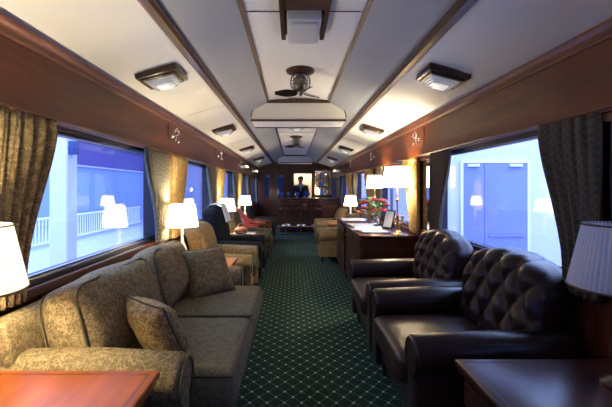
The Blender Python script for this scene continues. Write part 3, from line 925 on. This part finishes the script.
table_lamp('bluish white unlit pleated lamp on the near right side table', (1.165, 1.345, .60), .172, .125, .225, .348, 'darkz', False, 0, 'shade_off', group=g1)
table_lamp('glowing white lamp on the side table just beyond the sofa', (-1.05, 3.65, .57), .150, .118, .215, .36, 'cream', True, 7, 'shade_far', False, g1)
table_lamp('glowing white lamp on the table with the brown bag, left side', (-1.07, 6.20, .55), .150, .11, .21, .37, 'cream', True, 7, 'shade_far', False, g1)
table_lamp('glowing white lamp behind the red chair, left side', (-1.07, 8.56, .55), .150, .11, .21, .37, 'cream', True, 7, 'shade_far', False, g1)
table_lamp('small glowing lamp beyond the desks on the right', (1.22, 8.15, .55), .145, .105, .22, .37, 'cream', True, 7, 'shade_far', False, g1)

# ------------------------------------------------------------------ writing desks, right side
def desk(label, loc, rz, w, d, h):
    t = thing('writing_desk', label, 'desk', loc, rz, 'writing desks along the right wall')
    m = MB(); m.rbox(0, 0, h-.015, w, d, .03, .008, (1, 1, 1), 3); make('desktop', m, 'dark', t)
    m = MB(); m.box(-w/2+.02, w/2-.02, -d/2+.03, d/2-.01, .05, h-.03); make('carcass', m, 'darkz', t, bevel=.004)
    m = MB(); m.box(-w/2+.03, w/2-.03, -d/2+.04, d/2-.02, 0, .05); make('plinth', m, 'darkz', t)
    for k in range(2):
        xa = -w/2+.04+k*(w/2-.04); xb = xa+w/2-.05
        m = MB(); m.box(xa, xb, -d/2+.015, -d/2+.03, h-.16, h-.05); dr = make('drawer', m, 'darkz', t, bevel=.004)
        c = (xa+xb)/2
        m = MB(); m.tube([(c-.04, -d/2+.012, h-.10), (c-.03, -d/2-.012, h-.112), (c+.03, -d/2-.012, h-.112), (c+.04, -d/2+.012, h-.10)], .004, 6); make('handle', m, 'brass', dr)
        m = MB(); m.box(xa, xb, -d/2+.015, -d/2+.03, .08, h-.18); dr = make('door', m, 'darkz', t, bevel=.004)
        m = MB(); m.sphere((xb-.03, -d/2+.004, h*.5), .012, 10); make('knob', m, 'brass', dr)
    m = MB(); m.box(-w/2+.06, w/2-.06, d/2-.03, d/2-.01, h, h+.05); make('gallery_rail', m, 'dark', t, bevel=.004)
    # end panels with raised field
    for s in (-1, 1):
        m = MB(); a, b = sorted((s*(w/2-.02), s*(w/2-.008))); m.box(a, b, -d/2+.10, d/2-.10, .14, h-.14); make('end_panel', m, 'darkz', t, bevel=.004)
    return t
desk('dark wooden writing desk behind the leather armchairs, nearer of the two', (1.07, 4.90, 0), R_, 1.28, .66, .77)
desk('dark wooden writing desk with magazines, farther of the two', (1.07, 6.08, 0), R_, 1.02, .68, .79)
table_lamp('tall glowing lamp with thin stem on the near writing desk', (1.178, 4.35, .77), .175, .135, .245, .53, 'brass', True, 9, 'shade_far', False, 'tall lamps on the desks', style=1)
table_lamp('glowing lamp on the far writing desk, behind the flowers', (1.20, 5.66, .79), .120, .10, .20, .50, 'brass', True, 7, 'shade_far', False, 'tall lamps on the desks', style=1)

def magazine(label, loc, rz, w=.44, d=.30, name='open_magazine'):
    t = thing(name, label, 'magazine', loc, rz, 'open papers on the desks')
    m = MB(); m.rbox(0, 0, .005, w+.02, d+.02, .010, .003, (1, 1, 1), 2); make('cover', m, 'navycover', t)
    for s in (-1, 1):
        n = 10; top = []
        for i in range(n+1): u = i/n; top.append((s*u*w/2, .011+.020*sin(PI*min(1, u*1.05+.05))**.7*(1-.6*u)))
        pr = top+[(s*w/2, .010), (0, .010)]
        make('pages', MB().prism(pr, -d/2, d/2), 'white', t, smooth=40)
    return t
magazine('open white magazine with dark blue cover on the near desk', (.97, 4.98, .77), rad(80), .46, .34)
magazine('second open white magazine lying farther back on the near desk', (.93, 5.40, .77), rad(95), .40, .30)
magazine('open white papers at the aisle side of the far desk', (.95, 6.15, .79), rad(88), .52, .36)
# leather blotter tray
t = thing('blotter', 'dark blue desk blotter lying at the front of the near desk', 'blotter', (.98, 4.62, .77), 0)
make('pad', MB().rbox(0, 0, .006, .36, .26, .012, .004), 'navycover', t)
make('paper_sheet', bx(-.15, .15, -.10, .10, .012, .0145), 'white', t, smooth=0)

# flowers
t = thing('flower_arrangement', 'vase of red and pink flowers with green leaves on the desk', 'flowers', (1.13, 5.33, .77))
make('vase', MB().lathe([(0, 0), (.045, 0), (.06, .03), (.065, .07), (.045, .12), (.038, .15), (.05, .17), (.045, .17), (.033, .15), (0, .12)], 24), 'glass', t)
lf = MB(); st = MB(); rnd = random.Random(3)
for k in range(70):
    a = rnd.random()*2*PI; el = rnd.uniform(-.1, 1.3); r = rnd.uniform(.08, .17)
    c = Vector((r*cos(a)*cos(el)*1.15, r*sin(a)*cos(el)*1.25, .25+r*sin(el)*.9))
    M = Matrix.Translation(c) @ Matrix.Rotation(a, 4, 'Z') @ Matrix.Rotation(rnd.uniform(-1, .6), 4, 'Y') @ Matrix.Rotation(rnd.uniform(-.6, .6), 4, 'X')
    L = rnd.uniform(.05, .09); W = L*.28
    v = [(0, 0, 0), (L*.35, W, .008), (L*.35, -W, .008), (L*.7, W*.8, .006), (L*.7, -W*.8, .006), (L, 0, -.008), (L*.35, 0, -.002), (L*.7, 0, -.002)]
    lf.add(v, [(0, 6, 1), (0, 2, 6), (1, 6, 7, 3), (6, 2, 4, 7), (3, 7, 5), (7, 4, 5)], M)
lv = make('leaves', lf, 'leaf', t, smooth=60); lv.modifiers.new('thick', 'SOLIDIFY').thickness = .0015
spots = [(-.15, -.10, .34, 'petal'), (.07, -.12, .36, 'pink'), (.15, -.06, .30, 'pink'), (-.14, .02, .25, 'petal'), (.13, .05, .24, 'pink'), (0, .08, .37, 'petal'), (-.05, -.15, .24, 'petal'), (.10, -.13, .23, 'pink'), (-.17, .1, .31, 'petal'), (.16, .12, .35, 'petal')]
for (x, y, z, c) in spots:
    b = MB()
    for ring, (nn, rr, zz, s_) in enumerate(((7, .030, 0, .024), (5, .016, .012, .019), (1, 0, .018, .015))):
        for q in range(nn):
            a = 2*PI*q/nn+ring
            b.sphere((x+rr*cos(a), y+rr*sin(a), z+zz), s_, 8, (1, 1, .75))
    make('blossom', b, c, t)
    st.tube([(0, 0, .05), (x*.3, y*.3, z*.6), (x, y, z)], .003, 5)
make('stems', st, 'leaf', t)

# leaning framed card
t = thing('picture_frame', 'white card in dark frame standing beside the flowers on desk', 'picture frame', (1.24, 5.08, .772), rad(-62))
Mx = Matrix.Rotation(rad(-16), 4, 'X')
f = MB(); f.box(-.09, -.078, -.008, .008, 0, .24, Mx); f.box(.078, .09, -.008, .008, 0, .24, Mx); f.box(-.078, .078, -.008, .008, 0, .012, Mx); f.box(-.078, .078, -.008, .008, .228, .24, Mx)
make('frame', f, 'black', t); make('card', bx(-.078, .078, -.003, .004, .012, .228), 'white', t, smooth=0).matrix_local = Mx
make('easel_back', MB().tube([(0, .05, .17), (0, .12, .004)], .004, 6), 'black', t)

# brass sprig ornament
t = thing('brass_ornament', 'gilded branching ornament at the foot of the tall desk lamp', 'ornament', (1.26, 4.62, .77))
make('foot', MB().lathe([(0, 0), (.04, 0), (.04, .01), (.015, .025), (0, .03)], 18), 'brass', t)
m = MB(); l = MB(); rnd = random.Random(5)
for k in range(13):
    a = rnd.random()*2*PI; r = rnd.uniform(.02, .075); h = rnd.uniform(.08, .19)
    m.tube([(0, 0, .02), (r*.5*cos(a), r*.5*sin(a), h*.6), (r*cos(a), r*sin(a), h)], .0025, 5)
    l.sphere((r*cos(a), r*sin(a), h), .014, 8, (1, .5, 1.4))
make('twigs', m, 'brass', t); make('gilt_leaves', l, 'brass', t)

# bag and tray on the second left table
t = thing('handbag', 'small brown leather bag on the white tray, left side', 'bag', (-.83, 6.20, .567))
make('bag_body', MB().rbox(0, 0, .055, .22, .14, .11, .045, (4, 4, 2), 4, lambda x, y, z: (x*(1-.25*max(0, z)/.055), y*(1-.35*max(0, z)/.055), z)), 'bag', t)
make('strap', MB().tube([(-.07, 0, .10), (-.05, .01, .145), (0, .015, .16), (.05, .01, .145), (.07, 0, .10)], .006, 8), 'bag', t)
t = thing('tray', 'white tray under the brown bag, left side', 'tray', (-.80, 6.20, .55))
make('tray_base', MB().rbox(0, 0, .004, .36, .28, .008, .003), 'white', t)
r = MB(); r.tube([(-.18, -.14, .01), (.18, -.14, .01), (.18, .14, .01), (-.18, .14, .01)], .005, 6, True); make('rim', r, 'white', t)

# ------------------------------------------------------------------ bar end
t = thing('bar_counter', 'dark mahogany bar counter across the far end of carriage', 'bar counter', (0, 11.3, 0))
xa, xb = -.42, 1.36
m = MB(); m.box(xa+.03, xb, .04, .50, .08, .95); make('body', m, 'darkwall', t)
m = MB(); m.rbox((xa+xb)/2, .25, .975, xb-xa+.06, .60, .05, .018, (2, 2, 1), 3); make('countertop', m, 'mahogx', t)
m = MB(); m.box(xa+.05, xb, .07, .48, 0, .08); make('plinth', m, 'black', t)
for k in range(5):
    w = (xb-xa-.08)/5; a = xa+.05+k*w
    m = MB(); m.box(a+.02, a+w-.02, .022, .04, .16, .86); m.box(a+.06, a+w-.06, .010, .022, .22, .80); make('front_panel', m, 'darkwall', t, bevel=.004)
make('foot_rail', MB().tube([(xa+.02, -.10, .18), (xb, -.10, .18)], .016, 10), 'brass', t)
m = MB()
for x in (xa+.15, .5, xb-.15): m.tube([(x, -.10, .18), (x, .04, .18)], .010, 8)
make('rail_bracket', m, 'brass', t)

def bar_stool(label, loc, rz):
    t = thing('bar_stool', label, 'stool', loc, rz, 'bar stools in front of the counter')
    make('base', MB().lathe([(0, 0), (.19, 0), (.19, .012), (.06, .03), (.03, .05), (0, .05)], 24), 'iron', t)
    make('post', MB().lathe([(.022, .04), (.022, .66), (0, .66)], 14), 'chrome', t)
    m = MB(); m.tube([(.16*cos(2*PI*k/28), .16*sin(2*PI*k/28), .26) for k in range(28)], .010, 8, True)
    for k in range(3): a = 2*PI*k/3; m.tube([(.02*cos(a), .02*sin(a), .26), (.16*cos(a), .16*sin(a), .26)], .007, 6)
    make('foot_ring', m, 'chrome', t)
    make('seat', MB().lathe([(0, .66), (.15, .66), (.175, .68), (.18, .71), (.165, .735), (.10, .745), (0, .745)], 24), 'stoolred', t)
    m = MB(); n = 16
    for z, r in ((.86, .013), (.94, .016)): m.tube([(.19*cos(PI+PI*k/n), .19*sin(PI+PI*k/n), z) for k in range(n+1)], r, 8)
    for k in range(0, n+1, 4): a = PI+PI*k/n; m.tube([(.165*cos(a), .165*sin(a), .72), (.19*cos(a), .19*sin(a), .95)], .009, 6)
    make('backrest', m, 'mahogz', t)
    return t
MAT['stoolred'] = plain('oxblood_seat', (.11, .018, .018), .35)
s0 = bar_stool('dark red bar stool with chrome post, leftmost at the counter', (-.20, 10.85, 0), 0)
dup(s0, (.22, 10.85, 0), 'dark red bar stool with chrome post, middle of three at the counter', .3)
dup(s0, (.66, 10.85, 0), 'dark red bar stool with chrome post, rightmost at the counter', -.2)

# small wooden chair by the bar
t = thing('wooden_chair', 'small wooden chair with slatted back standing right of the bar stools', 'chair', (.93, 9.95, 0), PI)
for x in (-.18, .18):
    m = MB(); m.tube([(x, -.19, 0), (x, -.18, .44)], .018, 8); make('leg', m, 'mahogz', t)
    m = MB(); m.tube([(x, .19, 0), (x, .18, .44), (x, .22, .86)], .018, 8); make('leg', m, 'mahogz', t)
make('seat', MB().rbox(0, 0, .455, .42, .42, .05, .02), 'beige', t)
m = MB(); m.box(-.18, .18, .205, .225, .80, .86); m.box(-.18, .18, .19, .21, .60, .64)
for x in (-.09, 0, .09): m.box(x-.015, x+.015, .198, .214, .64, .80)
make('backrest', m, 'mahogx', t, bevel=.003)

# glasses on the counter
def tumbler(label, x, y, mat='blueglass'):
    t = thing('drinking_glass', label, 'glass', (x, y, 1.0), 0, 'glasses on the bar counter')
    make('bowl', MB().lathe([(0, .07), (.03, .075), (.045, .10), (.048, .14), (.042, .17), (.039, .17), (.044, .14), (.041, .10), (.028, .08), (0, .075)], 18), mat, t)
    make('stem', MB().lathe([(.035, 0), (.035, .004), (.006, .012), (.005, .065), (.012, .072), (0, .074)], 14), 'glass', t)
for k, (x, d) in enumerate(((-.34, 'leftmost of the row'), (-.14, 'second from the left'), (.12, 'in front of the barman'), (.36, 'left one of the close pair'), (.46, 'right one of the close pair'))):
    tumbler('blue stemmed glass on the bar counter, ' + d, x, 11.42)

# end wall: opening, two narrow windows, all in dark panelling
ew = MB(); y = Y1
def seg(a, b, z0, z1): ew.box(a, b, y, y+.1, z0, z1)
xs = [XL-.14, -1.00, -.82, -.56, -.36, .02, .66, XR+.14]
seg(XL-.14, -1.02, 0, 2.56); seg(-1.02, -.84, 0, .95); seg(-1.02, -.84, 1.78, 2.56); seg(-.84, -.58, 0, 2.56)
seg(-.58, -.36, 0, .95); seg(-.58, -.36, 1.78, 2.56); seg(-.36, .04, 0, 2.56); seg(.04, .68, 1.82, 2.56); seg(.68, XR+.14, 0, 2.56)
struct('wall_end', ew, 'darkwall', smooth=0)
for a, b in ((-1.02, -.84), (-.58, -.36)):
    nwin += 1
    w = bpy.data.objects.new('window_%d' % nwin, None); C.objects.link(w); w['kind'] = 'structure'; w.location = ((a+b)/2, y+.05, .95)
    h = (b-a)/2
    f = MB(); f.box(-h, -h+.015, -.04, .04, 0, .83); f.box(h-.015, h, -.04, .04, 0, .83); f.box(-h+.015, h-.015, -.04, .04, 0, .015); f.box(-h+.015, h-.015, -.04, .04, .815, .83)
    make('window_frame', f, 'mahogz', w, smooth=0); make('pane', bx(-h+.01, h-.01, -.003, .003, .01, .82), 'endpane', w, smooth=0)
f = MB(); f.box(.0, .04, y-.03, y, 0, 1.86); f.box(.68, .72, y-.03, y, 0, 1.86); f.box(.04, .68, y-.03, y, 1.82, 1.86)
struct('door_1', f, 'mahogz', bevel=.004)
# vestibule behind the opening
v_ = MB(); v_.box(-.15, .9, y+1.3, y+1.4, 0, 2.56); v_.box(-.2, -.12, y+.1, y+1.4, 0, 2.56); v_.box(.86, .94, y+.1, y+1.4, 0, 2.56); v_.box(-.2, .94, y+.1, y+1.4, 2.3, 2.4)
struct('wall_vestibule', v_, 'creamwall', smooth=0)
bw = MB(); bw.box(XL-.14, XR+.14, Y0-.1, Y0, 0, 2.56)
struct('wall_back', bw, 'mahogz', smooth=0)
vl = bpy.data.lights.new('vestibule_lamp', 'POINT'); vl.energy = 12; vl.color = (1, .93, .82); vl.shadow_soft_size = .08
vo = thing('globe_light', 'round lit ceiling globe in the room behind the barman', 'ceiling light', (.37, y+.9, 2.3))
make('globe', MB().sphere((0, 0, -.07), .06, 16), 'tube', vo)
vlo = bpy.data.objects.new('globe_bulb', vl); C.objects.link(vlo); vlo.parent = vo; vlo.location = (0, 0, -.2)

# back-bar cabinet with mirror, shelves and bottles
t = thing('bar_cabinet', 'glazed bar cabinet with mirror back and shelves, right of the barman', 'cabinet', (1.07, 13.80, 0))
f = MB(); f.box(-.32, .32, -.22, .20, 0, 1.06); make('lower_cupboard', f, 'darkwall', t, bevel=.005)
f = MB(); f.box(-.32, -.28, -.06, .20, 1.06, 2.0); f.box(.28, .32, -.06, .20, 1.06, 2.0); f.box(-.28, .28, -.06, .20, 1.92, 2.0); make('surround', f, 'darkwall', t, bevel=.004)
make('mirror_back', bx(-.28, .28, .17, .19, 1.06, 1.92), 'mirror', t, smooth=0)
for z in (1.34, 1.62): make('shelf', bx(-.28, .28, -.05, .17, z, z+.012), 'glass', t, smooth=0)
bl = ['in the lower row of the bar cabinet', 'in the middle row of the bar cabinet', 'in the upper row of the bar cabinet']
cols = ['cream', 'blueglass', 'glass', 'brass', 'white']
for r_i, z in enumerate((1.06, 1.352, 1.632)):
    for k in range(4):
        x = 1.07-.2+.13*k
        b = thing('bottle', '%s bottle %s, %s' % (['pale', 'blue', 'clear', 'gilt'][k], bl[r_i], ['leftmost', 'second from left', 'second from right', 'rightmost'][k]), 'bottle', (x, 13.86, z), 0, 'bottles in the bar cabinet')
        make('bottle_body', MB().lathe([(0, 0), (.03, 0), (.033, .01), (.033, .13), (.012, .17), (.011, .21), (0, .21)], 14), cols[k], b)
        make('cap', MB().lathe([(.013, .208), (.013, .232), (0, .232)], 12), 'brass', b)
t = thing('bar_lamp', 'small brass lamp glowing on the bar cabinet ledge, right of barman', 'lamp', (.86, 13.66, 1.06))
make('base', MB().lathe([(0, 0), (.04, 0), (.02, .02), (.008, .04), (.008, .14), (0, .14)], 14), 'brass', t)
make('lamp_shade', MB().lathe([(.075, .12), (.05, .24), (.047, .24), (.072, .12)], 24), 'shade_far', t)
l = bpy.data.lights.new('bar_bulb', 'POINT'); l.energy = 3; l.color = (1, .7, .4); l.shadow_soft_size = .03
lo = bpy.data.objects.new('bar_bulb', l); C.objects.link(lo); lo.parent = t; lo.location = (0, 0, .18)

# ------------------------------------------------------------------ the barman
def skinned(name, verts, edges, radii, mat, parent, root=0, sub=2):
    me = bpy.data.meshes.new(name); me.from_pydata(verts, edges, [])
    me.materials.append(MAT[mat])
    o = bpy.data.objects.new(name, me); C.objects.link(o); o.parent = parent
    sk = o.modifiers.new('skin', 'SKIN'); sk.use_smooth_shade = True
    for i, r in enumerate(radii):
        me.skin_vertices[0].data[i].radius = r if isinstance(r, tuple) else (r, r)
        me.skin_vertices[0].data[i].use_root = (i == root)
    ss = o.modifiers.new('sub', 'SUBSURF'); ss.levels = sub; ss.render_levels = sub
    return o
p = thing('person', 'person in dark suit and blue shirt standing behind the bar counter', 'person', (.24, 12.25, 0), 0)
V = [(0, 0, .92), (0, 0, 1.08), (0, 0, 1.24), (0, .01, 1.35), (0, 0, 1.42), (0, -.01, 1.48), (0, -.015, 1.56), (0, -.01, 1.60)]
E = [(0, 1), (1, 2), (2, 3), (3, 4), (4, 5), (5, 6), (6, 7)]
Rr = [(.15, .10), (.13, .09), (.16, .105), (.13, .09), .05, .062, .080, .066]
for s in (-1, 1):
    b0 = len(V)
    V += [(s*.175, .0, 1.34), (s*.22, -.01, 1.07), (s*.17, -.16, .93+.09), (s*.12, -.28, 1.02)]
    E += [(3, b0), (b0, b0+1), (b0+1, b0+2), (b0+2, b0+3)]
    Rr += [.058, .045, .035, .028]
    b1 = len(V)
    V += [(s*.10, 0, .84), (s*.11, -.01, .47), (s*.11, .02, .08), (s*.12, -.13, .035)]
    E += [(0, b1), (b1, b1+1), (b1+1, b1+2), (b1+2, b1+3)]
    Rr += [.088, .058, .040, .034]
body = skinned('body', V, E, Rr, 'skin', p)
# hands: palm with five fingers
for s in (-1, 1):
    hv = [(s*.12, -.28, 1.02), (s*.115, -.35, 1.012)]; he = [(0, 1)]; hr = [(.024, .016), (.034, .013)]
    for k, (dx, L) in enumerate(((-.027, .058), (-.009, .068), (.009, .063), (.026, .048))):
        b0 = len(hv); hv += [(s*.115+dx, -.372, 1.012), (s*.115+dx*1.15, -.372-L*.55, 1.010), (s*.115+dx*1.2, -.372-L, 1.002)]
        he += [(1, b0), (b0, b0+1), (b0+1, b0+2)]; hr += [.009, .008, .0065]
    b0 = len(hv); hv += [(s*.115-s*.035, -.32, 1.010), (s*.115-s*.055, -.35, 1.006)]; he += [(0, b0), (b0, b0+1)]; hr += [.010, .008]
    skinned('hand', hv, he, hr, 'skin', p, sub=1)
# jacket
JV = [(0, 0, .90), (0, 0, 1.06), (0, 0, 1.22), (0, .01, 1.345), (0, .012, 1.385)]
JE = [(0, 1), (1, 2), (2, 3), (3, 4)]
JR = [(.175, .125), (.155, .115), (.185, .125), (.15, .10), (.075, .065)]
for s in (-1, 1):
    b0 = len(JV); JV += [(s*.19, 0, 1.335), (s*.232, -.01, 1.07), (s*.178, -.155, 1.02), (s*.128, -.262, 1.02)]
    JE += [(3, b0), (b0, b0+1), (b0+1, b0+2), (b0+2, b0+3)]; JR += [.068, .058, .048, .040]
skinned('jacket', JV, JE, JR, 'suit', p)
TV = [(0, 0, .90)]; TE = []; TR = [(.16, .11)]
for s in (-1, 1):
    b0 = len(TV); TV += [(s*.10, 0, .82), (s*.11, -.01, .47), (s*.11, .015, .10)]; TE += [(0, b0), (b0, b0+1), (b0+1, b0+2)]; TR += [.10, .072, .058]
skinned('trousers', TV, TE, TR, 'suit', p)
sh = MB(); sh.add([(-.045, -.118, 1.385), (.045, -.118, 1.385), (0, -.150, 1.16), (-.045, -.06, 1.41), (.045, -.06, 1.41), (0, -.10, 1.16)], [(0, 1, 2), (3, 5, 4), (0, 3, 4, 1), (1, 4, 5, 2), (2, 5, 3, 0)]); make('shirt_front', sh, 'shirt', p)
hb = MB(); hb.sphere((0, .012, 1.60), .088, 16, (1, 1.08, .95)); hb.v = [(x, y, max(z, 1.565+(.05 if y < -.02 else 0)+(.0 if y < .03 else -.04))) for x, y, z in hb.v]
make('hair', hb, 'hair', p)
fc = MB(); fc.sphere((0, -.093, 1.545), .014, 8, (.8, 1, 1.5)); make('nose', fc, 'skin', p)
for s in (-1, 1):
    e = MB(); e.sphere((s*.028, -.082, 1.565), .010, 8); make('eye', e, 'hair', p)
    e = MB(); e.sphere((s*.083, -.005, 1.55), .018, 8, (.5, .8, 1.4)); make('ear', e, 'skin', p)
e = MB(); e.sphere((0, -.082, 1.51), .02, 8, (1, .4, .3)); make('mouth', e, 'bag', p)

# ------------------------------------------------------------------ the halls outside
o = struct('floor_hall', bx(-40, 40, -25, 50, -1.05, -.95), 'plat', smooth=0)
# right: a wall across the hall with big double doors
struct('wall_hall_right', bx(2.6, 24, 10.0, 10.3, -.95, 6), 'hallwall', smooth=0)
t = bpy.data.objects.new('door_2', None); C.objects.link(t); t['kind'] = 'structure'; t.location = (4.40, 9.98, -.95)
make('door_frame', MB().box(-.07, 0, -.04, .02, 0, 2.97).box(1.66, 1.73, -.04, .02, 0, 2.97).box(0, 1.66, -.04, .02, 2.90, 2.97), 'whitepaint', t, smooth=0)
for a, b in ((.005, .545), (.555, 1.655)): make('door_leaf', bx(a, b, -.03, .01, 0, 2.895), 'bluedoor', t, bevel=.004)
for a, b in ((.10, .40), (1.18, 1.50)): make('door_closer', bx(a, b, -.10, -.03, 2.80, 2.87), 'whitepaint', t, bevel=.004)
make('push_bar', bx(.64, 1.58, -.08, -.05, 1.0, 1.05), 'alu', t, bevel=.004)
# left: far building line with purple fascia over pale blue shopfront
struct('wall_hall_left', bx(-14.3, -14.0, -10, 45, -.95, 2.72), 'hallpale', smooth=0)
f = bx(-14.35, -13.85, -10, 45, 2.80, 4.35); struct('trim_60', f, 'purple', smooth=0)
struct('trim_61', bx(-14.35, -13.8, -10, 45, 2.70, 2.80), 'whitepaint', smooth=0)
struct('trim_62', bx(-14.4, -13.6, -10, 45, 4.35, 5.6), 'hallwall', smooth=0)
col = thing('column', 'square white column with a dark speaker box outside the left window', 'column', (-6.2, 10.4, -.95))
make('shaft', bx(-.24, .24, -.24, .24, 0, 4.4), 'hallwall', col, bevel=.02)
make('speaker_box', bx(.24, .40, -.2, .05, 3.15, 3.5), 'navycover', col, bevel=.01)
fe = thing('railing', 'white picket railing along the platform outside the left window', 'railing', (-9.5, 14, -.95))
m = MB()
for k in range(90): m.box(-.015, .015, -8+k*.2-.02, -8+k*.2+.02, .1, 1.05)
m.box(-.03, .03, -8.1, 10, 1.05, 1.12); m.box(-.03, .03, -8.1, 10, .12, .18)
make('railing_panel', m, 'whitepaint', fe, smooth=0)
struct('wall_hall_end', bx(-40, 2.4, 45, 45.3, -.95, 6), 'hallwall', smooth=0)

def area(name, loc, rot, sx, sy, e, col):
    l = bpy.data.lights.new(name, 'AREA'); l.shape = 'RECTANGLE'; l.size = sx; l.size_y = sy; l.energy = e; l.color = col
    o = bpy.data.objects.new(name, l); C.objects.link(o); o.location = loc; o.rotation_euler = rot; return o
BL = (.50, .66, 1.0)
area('hall_light_left', (-7, 8, 5.8), (0, 0, 0), 6, 24, 2100, BL)
area('hall_light_right', (6.5, 4, 5.8), (0, 0, 0), 6, 11, 950, BL)

w = bpy.data.worlds.new('world'); bpy.context.scene.world = w; w.use_nodes = True
bg = w.node_tree.nodes['Background']; bg.inputs[0].default_value = (.30, .38, 1.0, 1); bg.inputs[1].default_value = 1.3

# ------------------------------------------------------------------ camera
cam = bpy.data.cameras.new('camera'); co = bpy.data.objects.new('camera', cam); C.objects.link(co)
co.location = (0, 0, 1.3); co.rotation_euler = (PI/2, 0, 0)
cam.sensor_width = 36; cam.lens = 385/612*36; cam.shift_x = (306-293)/612; cam.shift_y = -(203.5-188)/612
cam.clip_start = .05
sc = bpy.context.scene; sc.camera = co
sc.view_settings.view_transform = 'Standard'; sc.view_settings.look = 'None'; sc.view_settings.gamma = 1; sc.view_settings.use_curve_mapping = False
sc.view_settings.exposure = 0.9
sc.cycles.use_denoising = True
sc.cycles.max_bounces = 8; sc.cycles.diffuse_bounces = 5
